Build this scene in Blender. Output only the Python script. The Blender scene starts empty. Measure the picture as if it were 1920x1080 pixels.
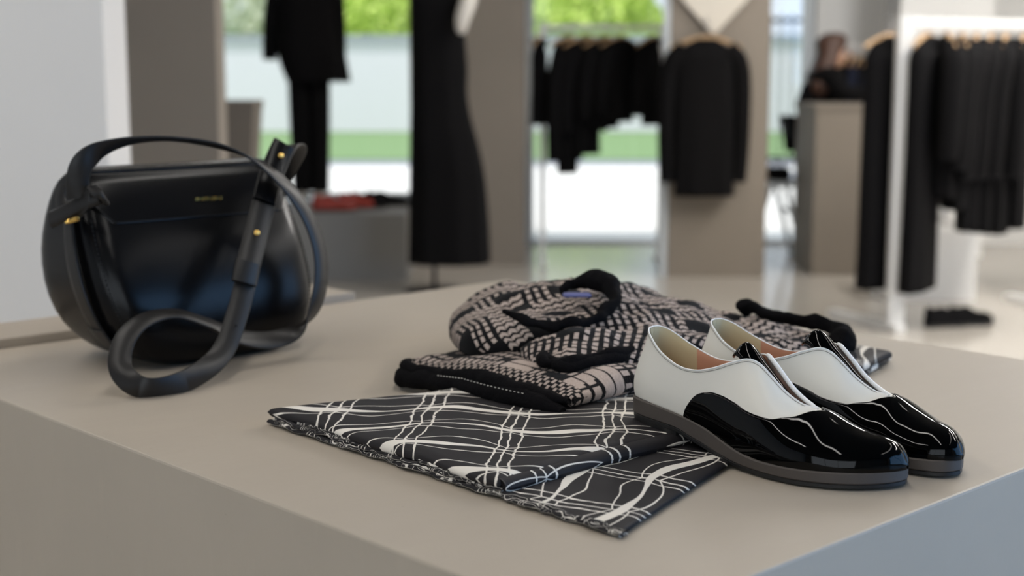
import bpy, bmesh, math, random
from mathutils import Vector, Matrix, noise
random.seed(7)
PI = math.pi
SC = bpy.context.scene
COL = SC.collection

# ------------------------------------------------------------------ camera
HT = 0.84                      # height of the display plinth
CH = 0.3627                    # camera above the plinth top
HC = HT + CH
FPX = 2683.0
PITCH = math.atan(410.0 / FPX)
cam_d = bpy.data.cameras.new('camera')
cam = bpy.data.objects.new('camera', cam_d)
COL.objects.link(cam)
cam.location = (0, 0, HC)
cam.rotation_euler = (PI / 2 - PITCH, 0, 0)
cam_d.sensor_width = 36.0
cam_d.lens = FPX / 1920 * 36
cam_d.clip_end = 300
cam_d.dof.use_dof = True
cam_d.dof.focus_distance = 1.34
cam_d.dof.aperture_fstop = 4.2
SC.camera = cam
SC.view_settings.view_transform = 'Standard'
SC.view_settings.look = 'None'
SC.view_settings.exposure = 0.0
SC.view_settings.gamma = 1.0
SC.view_settings.use_curve_mapping = False

# ------------------------------------------------------------------ world, sun, large lights
w = bpy.data.worlds.new('World')
SC.world = w
w.use_nodes = True
bgn = w.node_tree.nodes['Background']
bgn.inputs['Color'].default_value = (0.80, 0.90, 1.0, 1)
bgn.inputs['Strength'].default_value = 1.15


def add_light(name, kind, loc, rot, energy, color, sx=1, sy=1):
    d = bpy.data.lights.new(name, kind)
    d.energy = energy
    d.color = color
    if kind == 'AREA':
        d.shape = 'RECTANGLE'
        d.size = sx
        d.size_y = sy
    o = bpy.data.objects.new(name, d)
    o.location = loc
    o.rotation_euler = rot
    COL.objects.link(o)
    return o


sun = add_light('sun', 'SUN', (-10, 14, 20), (math.radians(12), math.radians(-36), 0), 3.6, (1.0, 0.96, 0.9))
sun.data.angle = math.radians(1.0)
# daylight coming in at the tall window in the right wall
add_light('daylight_and_fill', 'AREA', (4.16, -0.1, 1.5), (0, PI / 2, 0), 86, (0.08, 0.43, 1.0), 2.5, 4.6)
add_light('daylight_and_fill', 'AREA', (-1.4, -3.3, 1.5), (PI / 2, 0, 0), 40, (0.88, 0.94, 1.0), 4.0, 2.5)  # soft fill added from behind the camera, its window is invented
# linear ceiling luminaires (housings are built with the ceiling)
LUM = [(-1.7, 1.3, 27), (0.1, 1.3, 16.5), (1.9, 1.3, 5), (-1.3, 6.0, 9), (1.2, 6.0, 28), (3.0, 5.8, 125), (2.9, 3.4, 42)]  # the last lamp is an added fill for rack posts and back wall
for k, (lx, ly, lw) in enumerate(LUM):
    add_light('luminaire_light', 'AREA', (lx, ly, 2.925), (0, 0, 0), lw, (1.0, 0.965, 0.92), 0.10, 3.6)

# ------------------------------------------------------------------ helpers


def lin(c):
    return tuple(((v / 255) / 12.92 if v <= 10 else (((v / 255) + 0.055) / 1.055) ** 2.4) for v in c)


def at(x, y, Y):
    """world point seen at pixel (x, y) at distance Y from the camera"""
    u = (x - 960) / FPX
    v = (540 - y) / FPX
    dy = math.cos(PITCH) + v * math.sin(PITCH)
    dz = -math.sin(PITCH) + v * math.cos(PITCH)
    t = Y / dy
    return Vector((u * t, Y, HC + dz * t))


def on(x, y, z):
    """world point seen at pixel (x, y) at height z"""
    u = (x - 960) / FPX
    v = (540 - y) / FPX
    dy = math.cos(PITCH) + v * math.sin(PITCH)
    dz = -math.sin(PITCH) + v * math.cos(PITCH)
    t = (z - HC) / dz
    return Vector((u * t, dy * t, z))


def interp(x, xs, ys):
    if x <= xs[0]:
        return ys[0]
    for i in range(1, len(xs)):
        if x <= xs[i]:
            f = (x - xs[i - 1]) / (xs[i] - xs[i - 1])
            return ys[i - 1] + (ys[i] - ys[i - 1]) * f
    return ys[-1]


def smooth_interp(x, xs, ys):
    """Catmull-Rom through (xs, ys) with non-uniform knots"""
    n = len(xs)
    if x <= xs[0]:
        return ys[0]
    if x >= xs[-1]:
        return ys[-1]
    i = 0
    while x > xs[i + 1]:
        i += 1
    def tan(k):
        if k == 0:
            return (ys[1] - ys[0]) / (xs[1] - xs[0])
        if k == n - 1:
            return (ys[-1] - ys[-2]) / (xs[-1] - xs[-2])
        return (ys[k + 1] - ys[k - 1]) / (xs[k + 1] - xs[k - 1])
    d = xs[i + 1] - xs[i]
    t = (x - xs[i]) / d
    m0, m1 = tan(i) * d, tan(i + 1) * d
    return ((2 * t**3 - 3 * t**2 + 1) * ys[i] + (t**3 - 2 * t**2 + t) * m0 +
            (-2 * t**3 + 3 * t**2) * ys[i + 1] + (t**3 - t**2) * m1)


def spline(pts, n, closed=False):
    """n points on a Catmull-Rom curve through pts (tuples of any length)"""
    pts = [tuple(p) for p in pts]
    m = len(pts)
    segs = m if closed else m - 1
    out = []
    for k in range(n):
        t = k / (n if closed else n - 1) * segs
        i = min(int(t), segs - 1)
        f = t - i
        def P(j):
            return pts[j % m] if closed else pts[max(0, min(m - 1, j))]
        a, b, c, d = P(i - 1), P(i), P(i + 1), P(i + 2)
        out.append(tuple(0.5 * (2 * q + (r - p) * f + (2 * p - 5 * q + 4 * r - s) * f * f + (3 * q - p - 3 * r + s) * f**3)
                         for p, q, r, s in zip(a, b, c, d)))
    return out


def link(name, me, mat, parent=None, smooth=True):
    if mat is not None and not me.materials:
        me.materials.append(mat)
    if smooth:
        for p in me.polygons:
            p.use_smooth = True
    o = bpy.data.objects.new(name, me)
    COL.objects.link(o)
    if parent is not None:
        o.parent = parent
    return o


def mesh_py(name, verts, faces, mat, parent=None, smooth=True, uvs=None, weld=False):
    me = bpy.data.meshes.new(name)
    me.from_pydata([tuple(v) for v in verts], [], faces)
    if uvs is not None:
        lay = me.uv_layers.new(name='UVMap')
        for l in me.loops:
            lay.data[l.index].uv = uvs[l.vertex_index]
    if weld:
        bm = bmesh.new()
        bm.from_mesh(me)
        bmesh.ops.remove_doubles(bm, verts=bm.verts, dist=1e-6)
        bmesh.ops.recalc_face_normals(bm, faces=bm.faces)
        bm.to_mesh(me)
        bm.free()
    me.update()
    return link(name, me, mat, parent, smooth)


def grid_faces(nu, nv, close_u=False, close_v=False, off=0):
    f = []
    for i in range(nu if close_u else nu - 1):
        for j in range(nv if close_v else nv - 1):
            a = i * nv + j
            b = ((i + 1) % nu) * nv + j
            c = ((i + 1) % nu) * nv + (j + 1) % nv
            d = i * nv + (j + 1) % nv
            f.append((off + a, off + b, off + c, off + d))
    return f


def solidify(o, t, offset=-1):
    m = o.modifiers.new('thickness', 'SOLIDIFY')
    m.thickness = t
    m.offset = offset
    return m


def subsurf(o, l=1):
    m = o.modifiers.new('smooth', 'SUBSURF')
    m.levels = l
    m.render_levels = l
    return m


def bm_box(bm, c, s, rz=0, bevel=0.0):
    M = Matrix.Translation(c) @ Matrix.Rotation(rz, 4, 'Z') @ Matrix.Diagonal((s[0], s[1], s[2], 1))
    r = bmesh.ops.create_cube(bm, size=1, matrix=M)
    if bevel > 0:
        ed = list({e for v in r['verts'] for e in v.link_edges})
        bmesh.ops.bevel(bm, geom=ed, offset=bevel, segments=2, affect='EDGES', profile=0.5)


def box(name, c, s, mat, parent=None, rz=0, bevel=0.0):
    bm = bmesh.new()
    bm_box(bm, c, s, rz, bevel)
    me = bpy.data.meshes.new(name)
    bm.to_mesh(me)
    bm.free()
    return link(name, me, mat, parent, smooth=False)


def frame_vectors(path):
    n = len(path)
    T = []
    for i in range(n):
        a = path[max(0, i - 1)]
        b = path[min(n - 1, i + 1)]
        T.append((Vector(b) - Vector(a)).normalized())
    return T


def tube_data(path, rad, seg=10, flat=None, caps=True):
    """verts, faces of a tube; rad = number or list; flat = (width, thick, widthvec list)"""
    T = frame_vectors(path)
    n = len(path)
    up = Vector((0, 0, 1))
    if abs(T[0].dot(up)) > 0.9:
        up = Vector((0, 1, 0))
    N = (up - T[0] * up.dot(T[0])).normalized()
    verts = []
    for i in range(n):
        N = (N - T[i] * N.dot(T[i])).normalized()
        B = T[i].cross(N)
        r = rad[i] if isinstance(rad, (list, tuple)) else rad
        for k in range(seg):
            a = 2 * PI * k / seg
            verts.append(Vector(path[i]) + N * (math.cos(a) * r) + B * (math.sin(a) * r))
    faces = grid_faces(n, seg, close_v=True)
    if caps:
        faces.append(tuple(range(seg))[::-1])
        faces.append(tuple((n - 1) * seg + k for k in range(seg)))
    return verts, faces


def tube(name, path, rad, mat, parent=None, seg=10, smooth=True, wob=0.0):
    v, f = tube_data(path, rad, seg)
    if wob:
        v = [p + noise.noise_vector(p * 38) * wob + noise.noise_vector(p * 120) * wob * .35 for p in v]
    return mesh_py(name, v, f, mat, parent, smooth)


def ribbon(name, keys, mat, width, thick, parent=None, n=160, uvs=False):
    """keys: (point xyz, width-direction xyz). A leather strap of rectangular section."""
    s = spline([tuple(k[0]) + tuple(k[1]) for k in keys], n)
    path = [Vector(p[:3]) for p in s]
    wv = [Vector(p[3:6]) for p in s]
    T = frame_vectors(path)
    verts = []
    e = thick * 0.35
    prof = [(-.5 * width + e, -.5 * thick), (.5 * width - e, -.5 * thick), (.5 * width, -.5 * thick + e), (.5 * width, .5 * thick - e),
            (.5 * width - e, .5 * thick), (-.5 * width + e, .5 * thick), (-.5 * width, .5 * thick - e), (-.5 * width, -.5 * thick + e)]
    for i in range(n):
        W = (wv[i] - T[i] * wv[i].dot(T[i])).normalized()
        Nn = T[i].cross(W)
        for a, b in prof:
            q = path[i] + W * a + Nn * b
            if q.z < HT + .0006:
                q.z = HT + .0006 + (b + thick) * .1
            verts.append(q)
    faces = grid_faces(n, 8, close_v=True)
    faces.append(tuple(range(8))[::-1])
    faces.append(tuple((n - 1) * 8 + k for k in range(8)))
    o = mesh_py(name, verts, faces, mat, parent, True, weld=True)
    m = o.modifiers.new('edges', 'EDGE_SPLIT')
    m.split_angle = math.radians(50)
    return o


def lathe(name, prof, mat, parent=None, seg=32, center=(0, 0, 0), sx=1, sy=1):
    verts = []
    for r, z in prof:
        for k in range(seg):
            a = 2 * PI * k / seg
            verts.append((center[0] + r * sx * math.cos(a), center[1] + r * sy * math.sin(a), center[2] + z))
    faces = grid_faces(len(prof), seg, close_v=True)
    faces.append(tuple(range(seg))[::-1])
    faces.append(tuple((len(prof) - 1) * seg + k for k in range(seg)))
    return mesh_py(name, verts, faces, mat, parent)


def tag(o, label, cat, group=None, kind=None):
    o['label'] = label
    o['category'] = cat
    if group:
        o['group'] = group
    if kind:
        o['kind'] = kind
    return o


def empty(name, loc, label, cat, group=None, rz=0):
    o = bpy.data.objects.new(name, None)
    COL.objects.link(o)
    o.location = loc
    o.rotation_euler = (0, 0, rz)
    o.empty_display_size = 0.1
    return tag(o, label, cat, group)


def keep(o, parent):
    """parent o (built in world coordinates) to an empty without moving it"""
    o.parent = parent
    o.matrix_parent_inverse = (Matrix.Translation(parent.location) @ parent.rotation_euler.to_matrix().to_4x4()).inverted()
    return o


def struct(o, label=None):
    o['kind'] = 'structure'
    if label:
        o['label'] = label
    return o

# ------------------------------------------------------------------ materials


class NB:
    """tiny node-expression helper"""
    def __init__(s, name):
        s.m = bpy.data.materials.new(name)
        s.m.use_nodes = True
        s.nt = s.m.node_tree
        s.b = s.nt.nodes['Principled BSDF']
    def node(s, t, **kw):
        n = s.nt.nodes.new(t)
        for k, v in kw.items():
            setattr(n, k, v)
        return n
    def put(s, sock, v):
        if isinstance(v, (int, float)):
            sock.default_value = v
        elif isinstance(v, tuple):
            sock.default_value = v if len(v) == len(sock.default_value) else tuple(v) + (1,)
        else:
            s.nt.links.new(v, sock)
    def f(s, op, a, b=0.0, c=None, clamp=False):
        n = s.node('ShaderNodeMath', operation=op, use_clamp=clamp)
        s.put(n.inputs[0], a)
        s.put(n.inputs[1], b)
        if c is not None:
            s.put(n.inputs[2], c)
        return n.outputs[0]
    def uv(s):
        n = s.node('ShaderNodeSeparateXYZ')
        t = s.node('ShaderNodeTexCoord')
        s.nt.links.new(t.outputs['UV'], n.inputs[0])
        return n.outputs[0], n.outputs[1], t.outputs['UV']
    def obj(s):
        return s.node('ShaderNodeTexCoord').outputs['Object']
    def noise(s, vec, scale, detail=3, rough=0.5):
        n = s.node('ShaderNodeTexNoise')
        n.inputs['Scale'].default_value = scale
        n.inputs['Detail'].default_value = detail
        n.inputs['Roughness'].default_value = rough
        if vec is not None:
            s.nt.links.new(vec, n.inputs['Vector'])
        return n.outputs['Fac']
    def mix(s, fac, a, b):
        n = s.node('ShaderNodeMix', data_type='RGBA')
        s.put(n.inputs[0], fac)
        s.put(n.inputs[6], a)
        s.put(n.inputs[7], b)
        return n.outputs[2]
    def bump(s, h, strength, dist=0.001):
        n = s.node('ShaderNodeBump')
        n.inputs['Strength'].default_value = strength
        n.inputs['Distance'].default_value = dist
        s.nt.links.new(h, n.inputs['Height'])
        s.nt.links.new(n.outputs[0], s.b.inputs['Normal'])
    def base(s, v):
        s.put(s.b.inputs['Base Color'], v)
    def set(s, **kw):
        for k, v in kw.items():
            s.put(s.b.inputs[k.replace('_', ' ')], v)


def plain(name, rgb, rough=0.5, var=0.0, scale=8, bump=0.0, bscale=200, metal=0.0, spec=0.5, dist=0.001, coat=0.0):
    b = NB(name)
    c = lin(rgb)
    if var > 0:
        n = b.noise(b.obj(), scale, 4, 0.6)
        lo = tuple(v * (1 - var) for v in c)
        hi = tuple(min(1, v * (1 + var)) for v in c)
        b.base(b.mix(n, lo, hi))
    else:
        b.base(c + (1,))
    b.set(Roughness=rough, Metallic=metal)
    b.b.inputs['Specular IOR Level'].default_value = spec
    b.b.inputs['Coat Weight'].default_value = coat
    if bump > 0:
        b.bump(b.noise(b.obj(), bscale, 3, 0.6), bump, dist)
    return b.m


def concrete(name, rgb, rough=0.55, var=0.1, streak=0.25):
    b = NB(name)
    c = lin(rgb)
    o = b.obj()
    n1 = b.noise(o, 3.0, 6, 0.62)
    mp = b.node('ShaderNodeMapping')
    mp.inputs['Scale'].default_value = (2.0, 9.0, 2.0)
    mp.inputs['Rotation'].default_value = (0, 0, 0.75)
    b.nt.links.new(o, mp.inputs[0])
    n2 = b.noise(mp.outputs[0], 3.0, 7, 0.68)
    lo = tuple(v * (1 - var) for v in c)
    hi = tuple(v * (1 + var) for v in c)
    col = b.mix(n1, lo, hi)
    s = b.f('MULTIPLY', b.f('SUBTRACT', n2, 0.55, clamp=True), streak * 4, clamp=True)
    col = b.mix(s, col, tuple(min(1, v * 1.22) for v in c))
    # sparse fine speckles
    sp = b.f('GREATER_THAN', b.noise(o, 210, 1), 0.80)
    col = b.mix(b.f('MULTIPLY', sp, 0.35), col, tuple(v * 0.6 for v in c))
    b.base(col)
    b.put(b.b.inputs['Roughness'], b.f('ADD', b.f('MULTIPLY', n2, 0.4 * rough), rough * 0.8))
    b.bump(b.f('ADD', n2, b.f('MULTIPLY', b.noise(o, 160, 2), 0.3)), 0.12 if rough > 0.3 else 0.02, 0.002)
    return b.m


MT = {}
MT['plinth'] = concrete('plinth_concrete', (176, 165, 150), 0.5, 0.08, 0.32)
MT['plinth2'] = concrete('ledge_concrete', (168, 157, 143), 0.6, 0.06, 0.1)
MT['grey_block'] = concrete('grey_block_concrete', (150, 148, 144), 0.7, 0.06, 0.1)
MT['floor'] = concrete('polished_floor', (194, 187, 177), 0.14, 0.03, 0.05)
MT['wall'] = plain('white_wall_paint', (238, 237, 234), 0.85, 0.02, 3, 0.05, 300)
MT['wall2'] = plain('grey_white_wall_paint', (226, 221, 214), 0.85, 0.02, 3, 0.05, 300)
MT['ceil'] = plain('ceiling_paint', (84, 83, 82), 0.9, 0.02, 3)
MT['taupe'] = plain('taupe_plaster', (146, 136, 124), 0.8, 0.06, 2.5, 0.1, 150)
MT['taupe_d'] = plain('taupe_counter', (126, 117, 106), 0.7, 0.05, 3)
MT['white_metal'] = plain('white_powder_coat', (240, 239, 236), 0.4)
MT['alu'] = plain('window_frame_coating', (214, 220, 224), 0.45)
MT['black_cloth'] = plain('black_wool', (17, 16, 17), 0.95, 0.25, 40, 0.25, 600, spec=0.15)
MT['navy_cloth'] = plain('navy_wool', (36, 40, 56), 0.95, 0.2, 40, 0.2, 600, spec=0.15)
MT['wood'] = plain('hanger_beech', (196, 160, 118), 0.5, 0.15, 30)
MT['steel'] = plain('steel', (190, 190, 190), 0.3, metal=1.0)
MT['dark_metal'] = plain('dark_metal', (40, 40, 42), 0.45, metal=0.6)
MT['brass'] = plain('brass', (226, 186, 104), 0.25, metal=1.0)
MT['pave'] = plain('outdoor_paving', (236, 234, 230), 0.9, 0.03, 4)
MT['road'] = plain('outdoor_asphalt', (146, 150, 160), 0.9, 0.06, 6)
MT['grass'] = plain('outdoor_grass', (124, 154, 104), 0.95, 0.2, 20)
MT['garden_wall'] = plain('pale_render', (240, 236, 246), 0.9, 0.02, 3)
MT['coping'] = plain('grey_coping', (176, 180, 190), 0.9)
MT['leaf'] = plain('leaf_green', (205, 228, 118), 0.7, 0.3, 3)
MT['leaf2'] = plain('leaf_pale', (206, 214, 188), 0.7, 0.25, 3)
MT['bark'] = plain('bark', (90, 76, 60), 0.9, 0.2, 30)
MT['mannequin'] = plain('mannequin_white', (228, 222, 212), 0.5)
MT['skin'] = plain('skin', (206, 160, 134), 0.55)
MT['hair'] = plain('brown_hair', (78, 50, 36), 0.5, 0.25, 60)
MT['red'] = plain('red_leather', (168, 58, 44), 0.4)
MT['shoe_white_small'] = plain('pale_leather', (226, 226, 230), 0.35)
MT['pale_panel'] = plain('cream_board', (226, 218, 204), 0.8)
MT['lamp_house'] = plain('lamp_housing', (235, 235, 235), 0.5)
# bag
b = NB('black_leather')
n = b.noise(b.obj(), 260, 3, 0.6)
b.base(b.mix(b.noise(b.obj(), 9, 3), lin((7, 7, 8)), lin((12, 12, 14))))
b.set(Roughness=0.27)
b.b.inputs['Specular IOR Level'].default_value = 0.2
b.bump(n, 0.10, 0.0006)
MT['leather'] = b.m
b = NB('strap_leather')
b.base(b.mix(b.noise(b.obj(), 14, 3), lin((20, 18, 17)), lin((28, 25, 23))))
b.set(Roughness=0.42)
b.b.inputs['Specular IOR Level'].default_value = 0.4
b.bump(b.noise(b.obj(), 300, 3), 0.08, 0.0005)
MT['strap'] = b.m
MT['thread'] = plain('black_thread', (6, 6, 6), 0.8)
# shoes
MT['shoe_white'] = plain('white_calf', (226, 222, 212), 0.42, 0.015, 12, 0.05, 500, dist=0.0004)
MT['shoe_edge'] = plain('white_leather_edge', (238, 238, 236), 0.5)
b = NB('black_patent')
b.base(lin((2, 2, 2)) + (1,))
b.set(Roughness=0.04)
b.b.inputs['Specular IOR Level'].default_value = 0.2
b.bump(b.noise(b.obj(), 30, 2), 0.06, 0.002)
MT['patent'] = b.m
MT['welt'] = plain('brown_grey_rubber', (74, 67, 62), 0.6, 0.05, 30, 0.08, 400)
MT['outsole'] = plain('black_rubber', (22, 21, 21), 0.5, 0.1, 40)
MT['lining_heel'] = plain('cream_suede_lining', (206, 190, 152), 0.85, 0.05, 20)
MT['lining_front'] = plain('pink_tan_lining', (204, 150, 122), 0.7, 0.04, 20)
# glass
gm = bpy.data.materials.new('clear_glass')
gm.use_nodes = True
nt = gm.node_tree
nt.nodes.clear()
out = nt.nodes.new('ShaderNodeOutputMaterial')
mixn = nt.nodes.new('ShaderNodeMixShader')
tr = nt.nodes.new('ShaderNodeBsdfTransparent')
tr.inputs[0].default_value = (0.985, 0.985, 0.985, 1)
gl = nt.nodes.new('ShaderNodeBsdfGlossy')
gl.inputs['Roughness'].default_value = 0.02
fr = nt.nodes.new('ShaderNodeFresnel')
fr.inputs[0].default_value = 1.45
nt.links.new(fr.outputs[0], mixn.inputs[0])
nt.links.new(tr.outputs[0], mixn.inputs[1])
nt.links.new(gl.outputs[0], mixn.inputs[2])
nt.links.new(mixn.outputs[0], out.inputs[0])
MT['glass'] = gm
# lamp diffuser
lm = NB('lamp_diffuser')
lm.base((0.9, 0.88, 0.84, 1))
lm.set(Emission_Color=(1.0, 0.9, 0.76, 1), Emission_Strength=1.5)
MT['diffuser'] = lm.m


# printed skirt cloth: uv in metres; strokes run along u, triple lines along v
def print_cloth(name):
    b = NB(name)
    u, v, uvv = b.uv()
    mp = b.node('ShaderNodeMapping')
    b.nt.links.new(uvv, mp.inputs[0])
    nz = b.f('SUBTRACT', b.noise(mp.outputs[0], 13, 1), 0.5)
    nz2 = b.f('SUBTRACT', b.noise(mp.outputs[0], 60, 2), 0.5)
    SV, SH = 0.094, 0.068
    # triple thin lines along v, slightly wandering
    uu = b.f('ADD', u, b.f('ADD', b.f('MULTIPLY', nz, 0.022), b.f('MULTIPLY', nz2, 0.005)))
    def dist(coord, S, off=0.0):
        q = b.f('DIVIDE', b.f('ADD', coord, off), S)
        return b.f('MULTIPLY', b.f('ABSOLUTE', b.f('SUBTRACT', b.f('FRACT', q), 0.5)), S)
    def line(d, wd):
        # soft-edged line of half width wd
        if isinstance(wd, float):
            return b.f('SUBTRACT', 1.0, b.f('MULTIPLY', b.f('SUBTRACT', d, wd), 2200), clamp=True)
        return b.f('SUBTRACT', 1.0, b.f('MULTIPLY', b.f('SUBTRACT', d, wd), 2200), clamp=True)
    lines = None
    wv = b.f('ADD', 0.0005, b.f('MULTIPLY', b.f('ABSOLUTE', nz2), 0.004))
    for off in (-0.0115, 0.0, 0.010):
        l = line(dist(uu, SV, off), wv)
        lines = l if lines is None else b.f('MAXIMUM', lines, l)
    # strokes along u: waist together at the triple lines and bow apart between them
    ph = b.f('MULTIPLY', b.f('DIVIDE', uu, SV), PI)
    bow = b.f('ABSOLUTE', b.f('COSINE', ph))         # 0 at the bundles
    bow = b.f('POWER', bow, 0.8)
    wave = b.f('ADD', b.f('MULTIPLY', b.f('SINE', b.f('MULTIPLY', u, 2 * PI / 0.21)), 0.010), b.f('MULTIPLY', nz, 0.022))
    vv = b.f('ADD', v, wave)
    dc = b.f('SUBTRACT', b.f('FRACT', b.f('DIVIDE', vv, SH)), 0.5)
    dsig = b.f('MULTIPLY', dc, SH)                   # signed distance to the stroke
    thick = b.f('ADD', 0.0012, b.f('MULTIPLY', b.f('ADD', 1.0, b.f('SINE', b.f('ADD', b.f('MULTIPLY', u, 2 * PI / 0.19), b.f('MULTIPLY', v, 31.0)))), 0.0025))
    lines = b.f('MAXIMUM', lines, line(b.f('ABSOLUTE', dsig), thick))
    for sgn, amp in ((1, 0.013), (-1, 0.010)):
        o2 = b.f('MULTIPLY', b.f('ADD', 0.0075, b.f('MULTIPLY', bow, amp)), float(sgn))
        lines = b.f('MAXIMUM', lines, line(b.f('ABSOLUTE', b.f('SUBTRACT', dsig, o2)), 0.0006))
    b.base(b.mix(lines, lin((38, 36, 38)), lin((228, 222, 212))))
    b.set(Roughness=0.6)
    b.b.inputs['Specular IOR Level'].default_value = 0.2
    b.bump(b.noise(mp.outputs[0], 900, 2), 0.1, 0.0004)
    return b.m


MT['print'] = print_cloth('printed_cloth')
MT['print_roll'] = MT['print']


def knit(name, mode):
    b = NB(name)
    u, v, uvv = b.uv()
    pu, pv = (0.0098, 0.0165) if mode == 'dash' else (0.0115, 0.0125)
    nz = b.f('SUBTRACT', b.noise(uvv, 30, 2), 0.5)
    cu = b.f('ADD', b.f('DIVIDE', u, pu), b.f('MULTIPLY', nz, 0.35))
    cv = b.f('ADD', b.f('DIVIDE', v, pv), b.f('MULTIPLY', nz, 0.35))
    fu, fv = b.f('FRACT', cu), b.f('FRACT', cv)
    def cell(du, dv, seed):
        cx = b.node('ShaderNodeCombineXYZ')
        b.put(cx.inputs[0], b.f('FLOOR', b.f('DIVIDE', cu, du)))
        b.put(cx.inputs[1], b.f('FLOOR', b.f('DIVIDE', cv, dv)))
        cx.inputs[2].default_value = seed
        wn = b.node('ShaderNodeTexWhiteNoise', noise_dimensions='3D')
        b.nt.links.new(cx.outputs[0], wn.inputs[0])
        return wn.outputs[0]
    if mode == 'dash':
        pat = b.f('MULTIPLY', b.f('LESS_THAN', fu, 0.60), b.f('LESS_THAN', fv, 0.66))
        w1 = cell(3.0, 1.0, 1.0)
        w2 = cell(2.0, 2.0, 5.0)
        solid = b.f('GREATER_THAN', w2, 0.84)
        blank = b.f('LESS_THAN', w1, 0.22)
        pat = b.f('MAXIMUM', b.f('MULTIPLY', pat, b.f('SUBTRACT', 1.0, blank)), b.f('MULTIPLY', solid, b.f('LESS_THAN', fv, 0.85)))
        # fine check next to the hem (v measured from the hem)
        f2u = b.f('FRACT', b.f('DIVIDE', u, 0.0058))
        f2v = b.f('FRACT', b.f('ADD', b.f('DIVIDE', v, 0.0105), b.f('MULTIPLY', b.f('FLOOR', b.f('DIVIDE', u, 0.0058)), 0.5)))
        chk = b.f('MULTIPLY', b.f('LESS_THAN', f2u, 0.66), b.f('LESS_THAN', f2v, 0.62))
        near = b.f('LESS_THAN', v, 0.034)
        pat = b.f('ADD', b.f('MULTIPLY', near, chk), b.f('MULTIPLY', b.f('SUBTRACT', 1.0, near), pat))
    else:
        zig = b.f('FRACT', b.f('ADD', cv, b.f('MULTIPLY', b.f('ABSOLUTE', b.f('SUBTRACT', fu, 0.5)), 0.75)))
        pat = b.f('MULTIPLY', b.f('GREATER_THAN', zig, 0.40), b.f('GREATER_THAN', fu, 0.07))
        w1 = cell(3.0, 2.0, 2.0)
        w2 = cell(5.0, 3.0, 9.0)
        dash = b.f('MULTIPLY', b.f('LESS_THAN', fu, 0.5), b.f('LESS_THAN', fv, 0.7))
        sel = b.f('LESS_THAN', w2, 0.30)
        pat = b.f('ADD', b.f('MULTIPLY', sel, dash), b.f('MULTIPLY', b.f('SUBTRACT', 1.0, sel), pat))
        pat = b.f('MULTIPLY', pat, b.f('GREATER_THAN', w1, 0.14))
    fuzz = b.noise(uvv, 420, 2)
    beige = b.mix(fuzz, lin((158, 142, 133)), lin((206, 190, 180)))
    black = b.mix(fuzz, lin((10, 10, 11)), lin((24, 23, 25)))
    b.base(b.mix(pat, black, beige))
    b.set(Roughness=0.95)
    b.b.inputs['Specular IOR Level'].default_value = 0.1
    b.b.inputs['Sheen Weight'].default_value = 0.05
    stitch = b.f('MULTIPLY', b.f('SINE', b.f('MULTIPLY', u, 2 * PI / 0.0038)), b.f('SINE', b.f('MULTIPLY', v, 2 * PI / 0.0034)))
    b.bump(b.f('ADD', b.f('MULTIPLY', stitch, 0.35), b.f('ADD', fuzz, b.f('MULTIPLY', pat, 0.7))), 0.5, 0.0016)
    return b.m


MT['knit_dash'] = knit('knit_dashes', 'dash')
MT['knit_zig'] = knit('knit_zigzag', 'zig')
b = NB('black_rib_knit')
u, v, uvv = b.uv()
fz = b.noise(b.obj(), 420, 2)
b.base(b.mix(fz, lin((7, 7, 8)), lin((22, 21, 23))))
b.set(Roughness=0.98)
b.b.inputs['Specular IOR Level'].default_value = 0.08
b.bump(fz, 0.6, 0.002)
MT['rib'] = b.m
MT['blue_tag'] = plain('blue_woven_tag', (92, 96, 142), 0.8)

# ------------------------------------------------------------------ room shell
XL, XR, YF, YB, ZC = -4.4, 4.3, -3.4, 9.9, 3.05
struct(box('floor', ((XL + XR) / 2, (YF + YB) / 2, -0.06), (XR - XL + 0.3, YB - YF + 0.3, 0.12), MT['floor']), 'polished pale concrete shop floor')
struct(box('ceiling', ((XL + XR) / 2, (YF + YB) / 2, ZC + 0.06), (XR - XL + 0.3, YB - YF + 0.3, 0.12), MT['ceil']), 'dark grey shop ceiling')
struct(box('wall_left', (XL - 0.075, (YF + YB) / 2, ZC / 2), (0.15, YB - YF + 0.3, ZC), MT['wall']), 'white wall on the left')


def multi_box(name, parts, mat, parent=None, bevel=0.0):
    bm = bmesh.new()
    for c, s in parts:
        bm_box(bm, c, s, 0, bevel)
    me = bpy.data.meshes.new(name)
    bm.to_mesh(me)
    bm.free()
    return link(name, me, mat, parent, smooth=False)


# front wall behind the camera, with an invented window added for the front fill (X -3.4 .. 0.6)
struct(multi_box('wall_front', [(((XL - 3.4) / 2, YF - 0.075, ZC / 2), (-3.4 - XL, 0.15, ZC)), (((0.6 + XR) / 2, YF - 0.075, ZC / 2), (XR - 0.6, 0.15, ZC)),
                                ((-1.4, YF - 0.075, 0.1), (4.0, 0.15, 0.2)), ((-1.4, YF - 0.075, 2.9), (4.0, 0.15, ZC - 2.75))], MT['taupe']), 'taupe wall behind the camera')
win = struct(multi_box('added_window', [((x, YF - 0.02, 1.475), (0.06, 0.06, 2.55)) for x in (-3.37, -2.07, -0.73, 0.57)] +
                       [((-1.4, YF - 0.02, z), (4.0, 0.06, 0.06)) for z in (0.23, 2.72)], MT['alu']), 'invented wide window behind the camera, added for the front fill light')
for x in (-2.72, -1.4, -0.08):
    p = box('pane', (x, YF - 0.06, 1.475), (1.26, 0.008, 2.43), MT['glass'])
    p.parent = win
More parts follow.
